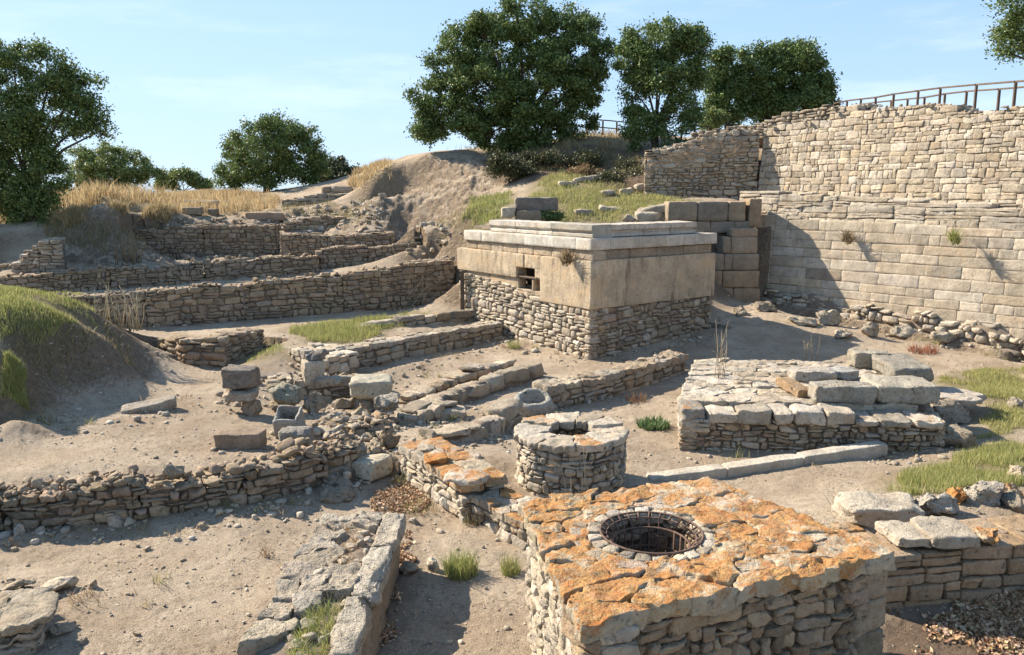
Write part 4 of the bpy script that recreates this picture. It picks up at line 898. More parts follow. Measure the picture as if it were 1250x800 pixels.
boulder('boulder', 'rust stained boulder under the black and white pitted boulder', 462, 526, 24, 22, .4, pal=RUST + BROWN, mat='stone', lichen=.25)
boulder('boulder', 'black and white pitted boulder sitting beside the flat topped capital block', 471, 505, 34, 23, .5, D=D5, pal=[(.36,.33,.28)], rough=.07)
boulder('boulder', 'rounded grey stone left of the rust stained boulder', 440, 519, 22, 19, .4, pal=LIME)
put('stone_block', 'long brown rectangular block lying alone on the sunlit earth terrace', 'stone block', 291, 548, 59, 20, .4, .03, pal=[(.27,.2,.145)], N=12, k=14, rough=.018, jit=.02)
put('stone_block', 'dotted rough block in front of the hollow square trough', 'stone block', 360, 551, 40, 25, .45, -.05, pal=[(.3,.275,.235)], mat='coarse', N=12, k=6, rough=.04)
# hollow square trough
p = hit(351, 537); sc = p[1] / 985
g = empty('stone_trough', p, 'hollow square stone trough standing behind the dotted rough block', 'trough')
w_, h_ = 31 * sc, 27 * sc; mb = MB()
for (cx, cy, l, w2) in ((0, -.5, 1, .16), (0, .5, 1, .16), (-.43, 0, .16, .9), (.43, 0, .16, .9)):
    hexes(mb, [box_hex((p[0] + cx * w_, p[1] + .25 + cy * w_ * .9, p[2] - .04), l * w_, w2 * w_, h_ + .04, 0, (0, 0), 0, .012)], tints(1, (.42, .4, .36), .06), 9, 8, .02)
mb.build('trough_wall', M['coarse'], g)
mb = MB(); hexes(mb, [box_hex((p[0], p[1] + .25, p[2] - .03), w_ * .9, w_ * .8, .12)], tints(1, (.15, .12, .1), .1), 5, 10, .01); mb.build('trough_floor', M['mortar'], g); g.rotation_euler[0] = .42; g.location[2] += .02
put('stone_slab', 'thin tilted slab right of the hollow trough beside a green tuft', 'slab', 397, 531, 30, 7, .5, .3, tilt=(.1, -.12), pal=LIME, k=10)
boulder('boulder', 'light wedge boulder below the thin tilted slab', 407, 546, 28, 17, .45, .2, pal=LIME, mat='stone', k=4.5)
boulder('boulder', 'pinkish stone at the inner end of the near left rubble wall', 402, 562, 22, 16, .35, pal=[(.40,.31,.25)], mat='stone')
boulder('boulder', 'pale hollowed stone among the rubble below the green tuft', 432, 562, 26, 17, .4, pal=PALE, rough=.08)
put('stone_block', 'triangular block with a bright flat top standing above the fallen leaves', 'stone block', 453, 587, 38, 26, .5, -.5, pal=[(.44,.385,.29)], N=12, k=12, taper=.06, jit=.22, rough=.025)
boulder('boulder', 'round grey stone behind the triangular bright topped block', 458, 559, 20, 15, .3, pal=LIME)
boulder('boulder', 'leaning brown stone right of the round grey stone in the rubble heap', 469, 552, 20, 21, .35, .3, pal=BROWN, mat='stone', tilt=(0, .3))
boulder('boulder', 'flat grey stone lying at the corner below the near left rubble wall', 408, 612, 46, 15, .5, .1, pal=GREY, k=4.5)
boulder('boulder', 'rough brown stone above the flat grey corner stone', 400, 594, 34, 14, .45, pal=LIME, k=4)
boulder('boulder', 'dark stone against the end of the near left rubble wall', 420, 580, 26, 15, .4, pal=GREY)
boulder('boulder', 'small white stone beside the tall end of the lichen spotted wall', 495, 580, 13, 14, .22, pal=PALE, mat='stone')
put('stone_slab', 'lone long slab half buried in the earth beside the shaded mound', 'slab', 180, 503, 62, 11, .3, .45, tilt=(.2, -.12), pal=LIME, N=12, k=9, rough=.02)
boulder('boulder', 'angular boulder on top of the near left rubble wall, its largest loose stone', 211, 588, 22, 24, .3, pal=GREY, mat='stone', D=at(211, 590, .55)[1] + .3)
# bowl stone
p = hit(651, 507); p[1] += .1; mb = MB(); n = 36; prof = [(.36, -.08), (.38, .1), (.36, .27), (.32, .33), (.27, .335), (.235, .30), (.215, .2), (.19, .08), (.02, .07)]
a = np.arange(n) * 2 * pi / n; V = np.concatenate([np.stack([p[0] + r * np.cos(a) * 1.15, p[1] + r * np.sin(a) * .95, np.full(n, p[2] + z)], 1) for r, z in prof])
V += np.stack([fbm(V * 4.5, s_) for s_ in (5, 6, 7)], 1) * .03; V = V - p; cs_, sn_ = cos(.38), sin(.38); V = np.stack([V[:, 0], V[:, 1] * cs_ - V[:, 2] * sn_, V[:, 1] * sn_ + V[:, 2] * cs_], 1) + p + A([0, .1, .04])
mb.add(V, [(i * n + j, i * n + (j + 1) % n, (i + 1) * n + (j + 1) % n, (i + 1) * n + j) for i in range(len(prof) - 1) for j in range(n)], None, (.4, .38, .33, 0))
tag(mb.build('bowl_stone', M['coarse']), 'pale stone hollowed out into a round bowl, standing at the channel end', 'bowl stone')
boulder('boulder', 'lumpy grey boulder in the channel kerb just left of the bowl stone', 601, 526, 30, 20, .45, pal=GREY)
put('stone_slab', 'flat slab with a raised edge lying at the low left end of the channel', 'slab', 548, 511, 40, 10, .55, .25, pal=LIME, N=12, k=7)
boulder('boulder', 'knobbly stone left of the slab at the low end of the channel', 528, 497, 22, 15, .35, pal=LIME)
# slabs lying on the lichen spotted wall
put('stone_slab', 'bright orange flat stone on the far end of the lichen spotted wall', 'slab', 531, 566, 27, 6, .35, .2, D=at(531, 567, .53)[1], pal=RUST, N=12, k=5, lichen=.9)
put('stone_slab', 'buff flat slab with orange patches on the near end of the lichen spotted wall', 'slab', 569, 591, 52, 8, .45, -.3, D=at(569, 594, .53)[1], pal=PALE, N=12, k=6, lichen=.35)
put('stone_slab', 'thin dark edged slab lying on the earth behind the lichen spotted wall', 'slab', 571, 565, 30, 6, .35, -.1, pal=[(.4,.33,.25)], N=12, k=6)
# around the block building
put('stone_block', 'brown squared block leaning at the left foot of the block building', 'stone block', 588, 391, 30, 25, .7, .35, pal=[(.34,.255,.17)], N=12, k=12, rough=.02, jit=.06)
D6 = 28.6
put('stone_block', 'small pale cube block on the marble top, left of the stacked beam', 'stone block', 621, 266, 17, 12, .5, 0, D=D6, pal=PALE, k=10)
put('stone_block', 'brown block lying under the dark stacked beam above the marble top', 'stone block', 645, 270, 30, 12, .6, .1, D=D6, pal=[(.36,.28,.2)], k=12)
put('stone_block', 'dark mossy beam stone stacked on a brown block above the marble top', 'stone block', 655, 257, 50, 15, .55, .03, D=D6 + .25, pal=DARKST, k=12, N=12)
boulder('boulder', 'grey wedge stone lying on the marble top near the right corner', 769, 272, 20, 10, .5, D=27.2, pal=GREY, taper=.5)
for i_, (px_, py_, w_, h_, lab) in enumerate([(803, 262, 44, 10, 'long pale slab leaning on the grass slope left of the ashlar pier'), (792, 270, 32, 10, 'pale slab below the leaning slab beside the ashlar pier'), (786, 234, 20, 8, 'pale tilted stone at the top edge of the green slope'), (765, 238, 16, 7, 'small flat stone in the row at the top of the green slope'), (742, 239, 16, 6, 'leftmost flat stone in the row at the top of the green slope'), (718, 222, 34, 6, 'flat outcrop stone in the middle of the green slope'), (693, 227, 22, 5, 'thin outcrop stone at the left of the green slope'),
                                               (712, 262, 22, 6, 'grey stone in the lower green slope above the marble'), (745, 258, 26, 5, 'low stone outcrop in the lower right of the green slope')]):
    put('stone_slab', lab, 'slab', px_, py_, w_, h_, .5, U(-.3, .3), tilt=(0, U(-.2, .2)), pal=LIME + PALE, k=6, rough=.04)
# foot of the right wall
for px_, py_, w_, h_, lab in [(980, 398, 36, 10, 'flat boulder in the rubble at the foot of the right wall, near the pier'), (1012, 398, 30, 17, 'rounded pale boulder at the foot of the right wall'), (1032, 415, 22, 12, 'darker boulder right of the rounded pale boulder below the right wall'), (1062, 412, 22, 18, 'white pointed stone leaning on the foot of the right wall'),
                              (1105, 412, 36, 12, 'long low footing stone left of the red plant'), (1160, 420, 40, 13, 'long footing stone right of the red plant'), (905, 386, 22, 9, 'small grey stone in the shade at the pier foot'), (938, 381, 26, 12, 'rounded grey stone in the shade at the corner of the pier')]:
    boulder('boulder', lab, px_, py_, w_, h_, .5, U(-.4, .4), pal=PALE if px_ > 960 else GREY, k=4)
# cut slabs on the right platform
def pslab_at(label, px, py, z, l, w, h, rot, pal, tilt=(0, 0)):
    p = at(px, py, z); C = box_hex((p[0], p[1], z), l, w, h, rot, tilt, 0, .015); mb = MB(); hexes(mb, [C], tints(1, None, .05, .03, pal), 12, 12, .03, 0, 6)
    return tag(mb.build('cut_slab', M['coarse']), label, 'slab')
sl_r = math.atan2(fd[1], fd[0])
pslab_at('rough cut slab at the middle of the front edge of the paved platform', 1027, 489, ZP + .02, 1.08, .5, .32, sl_r, [(.38,.34,.27)])
pslab_at('largest cut slab, on the front right corner of the paved platform', 1096, 486, ZP + .02, 1.1, .95, .33, sl_r, [(.43,.385,.31)])
pslab_at('cut slab running back from the largest slab along the platform right side', 1097, 457, ZP + .02, .8, 1.5, .3, sl_r, [(.44,.395,.32)])
pslab_at('cut slab at the back right of the platform with a dark shaded front', 1060, 447, ZP + .02, .75, .5, .34, sl_r, [(.39,.35,.28)])
pslab_at('orange brown stone tilted in the gap left of the cut slabs', 966, 477, ZP + .02, .3, .85, .16, sl_r + .3, [(.40,.27,.16)], (.1, .1))
pslab_at('pale flat stone behind the front cut slab on the platform', 990, 463, ZP + .02, .85, .5, .2, sl_r + .08, [(.44,.4,.34)])
pslab_at('second pale flat stone behind the front cut slab, nearer the right corner', 1025, 461, ZP + .02, .6, .45, .18, sl_r - .1, [(.42,.4,.35)])
# broken flat slab to the right of the platform
p = hit(1172, 512); mb = MB()
slab(mb, [(p[0] - .55, p[1] + .1), (p[0] - .1, p[1] - .25), (p[0] + .35, p[1] - .2), (p[0] + .3, p[1] + .1), (p[0] + .62, p[1] + .2), (p[0] + .45, p[1] + .95), (p[0] - .5, p[1] + 1.0)], p[2] + .42, .12, (.44, .38, .31, 0), .005, .025, .01, 0, .05, 60)
tag(mb.build('stone_slab', M['stone']), 'broken flat slab with a notched edge propped up right of the paved platform', 'slab')
boulder('boulder', 'dark stone propping the broken notched slab beside the platform', 1165, 519, 52, 26, .7, pal=GREY)
boulder('boulder', 'low dark stone in the shade between the platform and the grass', 1168, 548, 50, 22, .6, pal=GREY, k=4)
boulder('boulder', 'small pale stone at the right edge of the meadow', 1242, 500, 18, 14, .4, pal=PALE)
# on top of the foreground right wall
put('stone_block', 'large bright white slab lying on the earth behind the brown block wall', 'slab', 1080, 641, 92, 23, .6, .02, pal=[(.42,.36,.27)], N=12, k=10, rough=.045, jit=.1)
boulder('boulder', 'white pitted boulder right of the large bright slab', 1150, 632, 54, 24, .45, pal=[(.41,.37,.30)], rough=.08)
boulder('boulder', 'rust orange stone between the two pitted white boulders', 1173, 616, 26, 13, .3, pal=RUST, mat='stone', lichen=.8)
boulder('boulder', 'black and white pitted boulder behind the brown block wall, right of the orange stone', 1207, 618, 54, 26, .45, pal=[(.40,.36,.295)], rough=.08)
boulder('boulder', 'lichen topped stone near the right edge above the brown block wall', 1238, 608, 30, 13, .35, pal=PALE, lichen=.5, mat='stone')
boulder('boulder', 'pale stone at the right edge of the photo beside the grass verge', 1246, 588, 22, 15, .3, pal=PALE)
boulder('boulder', 'pale stone at the right edge under the lichen topped stone', 1243, 626, 30, 18, .4, pal=PALE)
zt_ = .72
put('stone_slab', 'pale capping slab on the left part of the brown block wall', 'slab', 1112, 666, 48, 13, .5, .05, D=at(1112, 668, zt_ - .02)[1], pal=LIME, N=12, k=11, rough=.025, cuts=3)
put('stone_slab', 'wide pale capping slab in the middle of the brown block wall', 'slab', 1163, 666, 62, 15, .6, -.02, D=at(1163, 668, zt_)[1], pal=LIME, N=12, k=11, rough=.025, cuts=3)
boulder('boulder', 'orange spotted stone beside the wide capping slab of the brown wall', 1218, 672, 38, 18, .35, D=at(1218, 672, zt_)[1], pal=PALE, lichen=.5, mat='stone')
put('stone_slab', 'tan flat stone lying on the earth at the right tip of the orange topped well', 'slab', 1040, 655, 34, 8, .3, -.1, pal=[(.42,.32,.2)], N=12, k=5, lichen=.2)
# lower left ruin and loose stones on the court floor
p = at(8, 800, .0)
wall('ruined_wall', 'heap of layered flat stones in the lower left corner', 'wall', [at(-90, 812, 0), at(44, 800, 0), at(40, 745, 0)], 0, [.42, .42, .34], T=.6, ch=(.06,.12), ln=(.2,.5), rag=.06, pal=LIME + GREY, N=12, k=6, rough=.04, d=.55, back=False, gap=.006)
put('stone_slab', 'flat slab tilted on top of the layered heap in the lower left corner', 'slab', 26, 762, 62, 9, .45, .35, D=at(26, 768, .4)[1], tilt=(.1, -.1), pal=GREY, N=12, k=8, rough=.03)
boulder('boulder', 'dark pointed stone at the left edge above the layered heap', 8, 733, 16, 14, .25, pal=GREY)
for px_, py_, w_, h_, lab in [(64, 727, 34, 13, 'tilted light stone casting a dark shadow near the layered heap'), (60, 736, 16, 7, 'small stone under the tilted light stone'), (74, 782, 24, 14, 'white stone on the bare earth beside the layered heap'), (111, 721, 9, 9, 'small upright pointed stone on the bare earth court'), (164, 778, 8, 6, 'small brown stone alone in the lower left court'),
                              (137, 646, 26, 15, 'grey stone fallen at the foot of the near left rubble wall'), (157, 641, 14, 8, 'white stone fallen beside the grey stone below the rubble wall'), (20, 655, 14, 13, 'white pointed stone in the wall shadow at the left edge'), (245, 647, 16, 8, 'flat stone in the middle of the bare earth court'), (212, 662, 14, 5, 'pale chip of stone on the bare earth court'),
                              (498, 703, 22, 15, 'pale stone at the foot of the low grey platform'), (528, 700, 16, 17, 'upright grey stone beside the green grass tuft'), (505, 640, 14, 7, 'small stone in the shade of the low grey platform end')]:
    boulder('boulder', lab, px_, py_, w_, h_, w_ * .011, U(-.5, .5), pal=PALE + LIME, mat='stone', k=4, rough=.03)
# small stones of the left upper court
for px_, py_, w_, h_, lab in [(245, 254, 40, 9, 'brown squared stone on the plateau edge left of the dry grass'), (234, 262, 22, 8, 'small brown stone below the squared stone on the plateau edge'), (259, 264, 10, 8, 'small cube stone on the plateau edge'), (322, 270, 44, 10, 'long flat dark slab lying on top of the bank wall')]:
    put('stone_block', lab, 'stone block', px_, py_, w_, h_, .6, 0, pal=BROWN, k=10)
# ------------------------------------------------------------------ trees and shrubs
def leaves(mb, cen, n, size, pal, up=.35, clump=None):
    """n leaf faces round the given points"""
    c = cen[rng.integers(0, len(cen), n)] if clump is None else cen
    d = rng.normal(size=(n, 3)); d[:, 2] += up; d /= np.linalg.norm(d, axis=1)[:, None]
    a = np.cross(d, rng.normal(size=(n, 3))); a /= np.linalg.norm(a, axis=1)[:, None]; b = np.cross(d, a)
    s = size * U(.6, 1.35, (n, 1)); V = np.stack([c - a * s * .5, c + b * s * .28 + d * s * .06, c + a * s * .55, c - b * s * .28 + d * s * .06], 1)
    col = A(pal)[rng.integers(0, len(pal), n)] * U(.7, 1.3, (n, 1)) * (1 + U(-.08, .08, (n, 3)))
    T = np.repeat(np.concatenate([col, np.ones((n, 1))], 1)[:, None], 4, 1)
    mb.add(V.reshape(-1, 3), np.arange(n * 4).reshape(-1, 4), None, T.reshape(-1, 4))
OAK = [(.115,.165,.052), (.15,.21,.066), (.090,.135,.042), (.19,.25,.08)]
LGT = [(.20,.25,.08), (.24,.27,.09), (.15,.20,.065)]
DRK = [(.07,.085,.035), (.10,.11,.045), (.12,.10,.05), (.05,.06,.03)]
GRY = [(.10,.115,.065), (.08,.1,.05)]
def tree(name, label, px, py, D, lobes, n, leaf, pal=OAK, tr=.22, group=None, cat='tree', gap=.35, base=None, cl=.42, deep=.75):
    p = dep(px, py, D) if base is None else A(base)
    z0 = gz(p[0], p[1])[0] if D < 60 and base is None else p[2]; p[2] = z0
    n = int(n * 3.7); leaf = leaf * .78
    g = empty(name, p, label, cat, group); sc = D / 1000 * 1.02; mb = MB(); tot = sum(a[2] * a[3] for a in lobes); tips = []
    for lx, ly, rx, ry in lobes:
        c = dep(lx, ly, D); c[1] += U(-.4, .4) * rx * sc; c = A([c[0], c[1], c[2]])
        k = max(4, int(rx * ry * sc * sc / cl ** 2 * 3.2)); m = max(20, int(n * rx * ry / tot))
        d = rng.normal(size=(k, 3)); d /= np.linalg.norm(d, axis=1)[:, None]; r = U(.15, 1, (k, 1)) ** .45
        cc = c + d * r * A([rx * sc, rx * sc * deep, ry * sc]) * 1.06
        w = np.repeat(np.arange(k), m // k + 1)[:m]; q = rng.normal(size=(m, 3)) * cl * U(.35, .62, (k, 1))[w] * A([1, 1, .75]); q = cc[w] + q
        leaves(mb, q, m, leaf, pal, .4, 1); tips.append((c, cc))
    mb.build('crown', M['leaf'], g)
    mb = MB(); zc_ = sum(t[0][2] * t[0][2] for t in tips) / sum(t[0][2] for t in tips); topz = p[2] + max(.3, (zc_ - p[2]) * .45)
    fork = A([p[0] + U(-.1, .1), p[1], topz]); tube(mb, [p - A([0, 0, .3]), p + A([0, 0, .05]), (p * .5 + fork * .5) + A([U(-.1, .1), 0, 0]), fork], [tr * 1.5, tr * 1.1, tr * .9, tr * .75], 9, m=0, wob=.08)
    mb.build('trunk', M['bark'], g); mb = MB()
    for c, cc in tips:
        mid = (fork + c) / 2 + A([0, 0, U(-.1, .3)]); tube(mb, [fork - A([0, 0, .1]), mid, c], [tr * .42, tr * .26, tr * .1], 6)
        for e in cc[:: max(1, len(cc) // 6)]: tube(mb, [c * .8 + mid * .2, (c + e) / 2 + U(-.15, .15, 3), e], [tr * .1, tr * .07, tr * .03], 5)
    mb.build('limbs', M['bark'], g)
    return g
tree('oak_tree', 'largest dark green oak with a wide round crown on top of the earth hill', 640, 184, 43.5,
     [(625,62,62,50),(560,72,36,36),(530,118,26,34),(540,152,36,20),(598,118,46,42),(668,108,52,46),(712,68,34,40),(722,104,22,30),(635,26,42,22),(690,38,40,26),(636,158,40,24),(692,150,34,24),(600,162,28,18),(664,174,34,18),(630,176,30,14),(580,140,30,24),(590,40,34,20),(520,160,18,14)], 34000, .19, tr=.32)
tree('oak_tree', 'upright oak with sky gaps in its lower crown, right of the largest oak', 800, 186, 40.5,
     [(806,52,42,30),(782,72,26,32),(842,70,24,36),(776,112,20,24),(838,112,22,26),(792,142,26,20),(808,88,34,28),(784,164,22,16),(824,168,20,16),(845,142,18,16)], 13000, .17, tr=.17)
tree('oak_tree', 'leftmost dark rounded oak of the dense clump at the left of the railing', 886, 156, 47, [(878,80,16,22),(890,110,22,32),(874,128,14,20),(894,140,20,16)], 7000, .19, group=None)
tree('oak_tree', 'tall middle oak of the dense clump at the left of the railing', 936, 150, 47.5, [(920,86,26,24),(938,112,30,30),(960,68,24,18),(932,134,26,18),(948,90,26,24)], 9500, .19)
tree('oak_tree', 'rightmost oak of the dense clump, its crown ending where the railing starts', 992, 144, 46.5, [(988,76,22,18),(994,102,24,24),(1006,122,14,16),(984,126,22,16)], 7500, .19)
tree('shrub', 'light green shrub at the left foot of the dense oak clump', 872, 158, 45, [(872,142,12,14),(868,152,9,8)], 1500, .15, LGT, .05, cat='shrub')
tree('oak_tree', 'tall dark backlit oak at the left edge of the photo', 40, 274, 34.3,
     [(16,72,36,26),(62,88,30,26),(92,106,26,22),(112,142,20,22),(68,140,44,38),(16,148,46,46),(-40,120,50,56),(26,200,44,40),(66,206,22,26),(40,236,32,22),(24,252,30,16),(58,246,20,14),(-20,235,40,30),(44,262,26,14),(20,264,22,10),(124,158,9,8),(-50,200,44,40)], 24000, .15, tr=.2, deep=.6)
tree('broad_bush', 'rounded light green bushy tree behind the dry grass, right of the dark edge oak', 135, 240, 60, [(125,198,32,20),(156,204,26,20),(184,214,16,12),(108,214,20,18),(140,220,38,14)], 8500, .2, LGT, .12, cat='tree')
tree('small_tree', 'small distant green tree between the bushy tree and the round oak', 226, 240, 66, [(222,216,18,9),(238,222,14,9),(204,224,12,9),(250,226,8,7)], 3000, .22, OAK[1:] + LGT, .1)
tree('oak_tree', 'round oak standing in the dry yellow grass in the left middle distance', 326, 240, 52,
     [(332,176,42,32),(294,198,30,28),(368,190,30,32),(278,216,20,16),(344,162,30,18),(330,212,40,18),(384,208,16,18)], 13000, .18, OAK + LGT[:1], tr=.2)
tree('shrub', 'small grey green shrub on the skyline left of the golden slope', 410, 232, 56, [(406,204,16,13),(424,210,13,10),(396,214,14,10),(412,216,20,10)], 3200, .2, GRY, .07, cat='shrub')
tree('oak_tree', 'oak crown reaching into the upper right corner of the photo', 1335, 128, 30, [(1238,14,20,16),(1250,48,24,20),(1290,30,36,34),(1226,62,9,10),(1340,20,40,50),(1310,70,30,24)], 8000, .13, OAK + LGT[:1], .2, base=(21.2, 30, 6.2))
tree('shrub', 'dark green shrub on the earth bank below the largest oak', 622, 222, 38, [(618,204,15,6),(634,210,14,6),(602,196,12,5)], 1900, .15, DRK, .05, cat='shrub')
tree('shrub', 'dark low scrub on the shaded bank right below the largest oak trunk', 690, 205, 39, [(674,197,18,5),(696,201,18,5),(714,195,16,4),(656,193,14,5)], 1900, .14, DRK, .05, cat='shrub')
tree('shrub', 'dark scrub below the upright oak at the end of the shaded upper wall', 782, 212, 37, [(776,204,12,8),(786,212,9,9),(770,213,10,7)], 1800, .14, DRK, .05, cat='shrub')
tree('shrub', 'dark scrub at the top right of the green slope in front of the upper wall', 752, 232, 35.5, [(742,222,16,6),(764,226,14,6),(778,218,13,7)], 2200, .14, DRK, .05, cat='shrub')
tree('shrub', 'small dark bush growing beside the brown block above the marble top', 672, 272, 28.9, [(668,263,9,6),(678,265,8,5)], 700, .1, OAK, .03, cat='shrub', cl=.2)
tree('dry_bush', 'round brown dry bush at the top of the green slope', 713, 222, 37, [(708,212,14,8),(720,214,9,6)], 1600, .12, [(.22,.14,.07),(.3,.2,.1)], .04, cat='shrub', cl=.25)
# ------------------------------------------------------------------ grass, straw, stalks
def blades(mb, X, Y, Z, h, w, pal, lean=.35):
    n = len(X); az = U(0, 2 * pi, n); hh = h * U(.45, 1.3, n); ww = w * U(.7, 1.3, n); ln = lean * U(.1, 1.4, n) * hh; la = U(0, 2 * pi, n)
    b = np.stack([X, Y, Z - .02], 1); s = np.stack([np.cos(az), np.sin(az), 0 * az], 1) * ww[:, None] * .5; l = np.stack([np.cos(la), np.sin(la), 0 * la], 1)
    m = b + l * (ln * .35)[:, None]; m[:, 2] += hh * .58; t = b + l * ln[:, None]; t[:, 2] += hh
    V = np.stack([b - s, b + s, m + s * .8, m - s * .8, t], 1).reshape(-1, 3); i = np.arange(n)[:, None] * 5
    col = A(pal)[rng.integers(0, len(pal), n)] * U(.75, 1.25, (n, 1)); T = np.repeat(np.concatenate([col, np.ones((n, 1))], 1)[:, None], 5, 1).reshape(-1, 4)
    mb.add(V, i + A([[0, 1, 2, 3]]), i + A([[3, 2, 4]]), T)
def sample(poly, n):
    P_ = A(poly); lo, hi = P_.min(0), P_.max(0); X = np.zeros(0); Y = np.zeros(0)
    while len(X) < n:
        x = U(lo[0], hi[0], n); y = U(lo[1], hi[1], n); k = inpoly(poly, x + .2 * vnoise(P3(x * 3, y * 3), 3), y + .2 * vnoise(P3(x * 3, y * 3), 4))
        k &= (fbm(P3(x * 1.1, y * 1.1), 77, 3) * 1.4 + U(-.6, .8, n)) > 0; X = np.concatenate([X, x[k]]); Y = np.concatenate([Y, y[k]])
    return X[:n], Y[:n]
GRN = [(.28,.31,.095), (.36,.36,.13), (.44,.40,.18), (.22,.26,.08)]; YEL = [(.44,.38,.18), (.36,.35,.13), (.30,.32,.10)]; STR = [(.48,.36,.19), (.42,.30,.15), (.54,.43,.26)]
mb = MB()
for k, n, h, w_, pal in (('mound', 34000, .12, .012, GRN + GRN + YEL), ('moundfoot', 5000, .18, .012, GRN), ('terrace', 8000, .19, .013, GRN + YEL), ('cairn', 900, .1, .012, GRN), ('meadow', 15000, .11, .011, YEL + GRN[1:3]), ('verge', 13000, .15, .008, GRN + YEL), ('hillgreen', 4000, .2, .022, GRN), ('slope', 11000, .16, .022, YEL + GRN[1:3])):
    X, Y = sample(GREEN[k], n); blades(mb, X, Y, gz(X, Y), h, w_, pal)
tag(mb.build('green_grass', M['grass']), 'patches of green and yellowing grass on the mounds, terrace and meadow', 'grass', kind='stuff')
mb = MB()
for k, n, h, w_ in (('plateau', 9500, .42, .03), ('left', 4000, .8, .04), ('golden', 3500, .4, .035), ('oakfoot', 2500, .4, .03)):
    X, Y = sample(STRAW[k], n); blades(mb, X, Y, gz(X, Y), h, w_, STR, .5)
BANK = world_poly((62, 268), (128, 252), (190, 254), (225, 262), (200, 272), (130, 262), (80, 280)); X, Y = sample(BANK, 3500); blades(mb, X, Y, gz(X, Y), .38, .025, [(.40,.31,.17), (.32,.25,.13), (.46,.36,.2)], .6)
for pl_, n_, h_ in ((world_poly((50,275),(130,258),(222,268),(200,300),(165,318),(60,300)), 1600, .3), (world_poly((345,250),(450,245),(455,275),(345,275)), 1400, .22), (world_poly((20,420),(90,405),(140,405),(170,450),(60,520),(30,500)), 700, .12), (world_poly((640,185),(760,175),(790,200),(780,235),(660,215)), 2200, .3), (world_poly((455,195),(600,190),(640,178),(560,178)), 900, .3), (world_poly((530,265),(565,250),(560,300),(530,300)), 500, .2)):
    X, Y = sample(pl_, n_); blades(mb, X, Y, gz(X, Y), h_, .02, [(.26,.21,.11), (.36,.28,.15), (.2,.2,.09)], .8)
for a_, b_, m_ in (((-7, 10.2), (-2.9, 11.6), 26), ((2.1, 21.6), (6, 24.2), 12), ((9.2, 27.8), (14, 22), 34), ((-2.2, 26.2), (2, 21.5), 16), ((3, 13.7), (7.5, 13.3), 14), ((-12, 25.3), (-5, 29), 20), ((-3.8, 18.4), (-.3, 23.8), 22), ((-1.6, 15.5), (2.3, 18.2), 20), ((-9, 13), (-3, 20), 26), ((-6, 8), (-2.6, 9.5), 10), ((4, 10.5), (9, 11.5), 14), ((6, 18.5), (13, 20), 22), ((-2.1, 12.6), (-.6, 10.6), 10)):
    for _ in range(m_):
        f_ = U(0, 1); cx, cy = a_[0] + (b_[0] - a_[0]) * f_ + rng.normal(0, .3), a_[1] + (b_[1] - a_[1]) * f_ + rng.normal(0, .3); k = int(U(6, 34)); r_ = U(.03, .14); X = cx + rng.normal(0, r_, k); Y = cy + rng.normal(0, r_, k)
        blades(mb, X, Y, gz(X, Y), U(.06, .2), .009, [[(.42,.33,.19), (.34,.26,.14)], [(.27,.27,.1), (.36,.32,.14)], [(.3,.2,.12), (.24,.17,.1)]][rng.integers(0, 3)], 1.0)
tag(mb.build('dry_grass', M['grass']), 'tall straw coloured dry grass on the plateau and hill crests', 'grass', kind='stuff')
def tuft(name, label, px, py, r, n, h, pal=GRN, w_=.008, z=None, cat='grass tuft', lean=.6):
    p = hit(px, py) if z is None else at(px, py, z); a = U(0, 2 * pi, n); q = r * np.sqrt(U(0, 1, n)); X = p[0] + q * np.cos(a); Y = p[1] + q * np.sin(a); mb = MB()
    blades(mb, X, Y, gz(X, Y) if z is None else np.full(n, z), h, w_, pal, lean); return tag(mb.build(name, M['grass']), label, cat)
tuft('grass_tuft', 'bright green grass tuft on the bare floor left of the orange topped well', 562, 703, .2, 650, .26, GRN + YEL[2:])
tuft('grass_tuft', 'thin grass tuft against the left foot of the orange topped well', 623, 702, .12, 220, .22, GRN + YEL)
tuft('green_plant', 'low leafy green plant left of the paved platform', 798, 522, .3, 420, .16, [(.10,.16,.06), (.14,.2,.08)], .03, cat='plant', lean=.9)
tuft('grass_tuft', 'small green tuft beside the thin tilted slab in the stone heap', 415, 524, .22, 260, .2, GRN)
tuft('grass_tuft', 'green weed at the foot of the block building left face', 627, 425, .2, 200, .25, GRN)
tuft('red_plant', 'reddish dry plant at the foot of the great right wall', 1126, 430, .38, 220, .2, [(.26,.10,.06), (.32,.16,.09)], .02, cat='plant', lean=.9)
tuft('dry_plant', 'brown dry plant hanging from the wall end near the lichen spotted slabs', 577, 640, .12, 120, .2, [(.25,.17,.1), (.2,.2,.1)], cat='plant')
tuft('red_plant', 'small reddish dry plant on the channel wall path right of the bowl stone', 776, 490, .25, 130, .2, [(.33,.17,.1), (.3,.22,.12)], .012, cat='plant')
for px_, py_, lab in ((1034, 293, 'dry brown weed growing from a joint in the great right wall'), (1165, 293, 'bright green weed growing high on the great right wall'), (691, 318, 'dry weed rooted under the marble slabs of the block building')):
    D_ = {1034: 26.9, 1165: 24.2, 691: 22.55}[px_]; p = dep(px_, py_, D_); mb = MB(); n = 160; a = U(0, 2 * pi, n); r = .16 * np.sqrt(U(0, 1, n))
    blades(mb, p[0] + r * np.cos(a), p[1] + r * np.sin(a) * .5, p[2] + r * np.sin(a), .28, .02, GRN if px_ == 1165 else [(.3,.22,.13), (.22,.17,.1)], 1.3); tag(mb.build('wall_weed', M['grass']), lab, 'weed')
mb = MB(); X = U(xl + .38, xl + .70, 1500); Y = U(6.2, 7.35, 1500); k = vnoise(P3(X * 4, Y * 4), 5) > -.5; blades(mb, X[k], Y[k], np.full(k.sum(), ZL - .13), .17, .008, GRN + YEL[1:], .5)
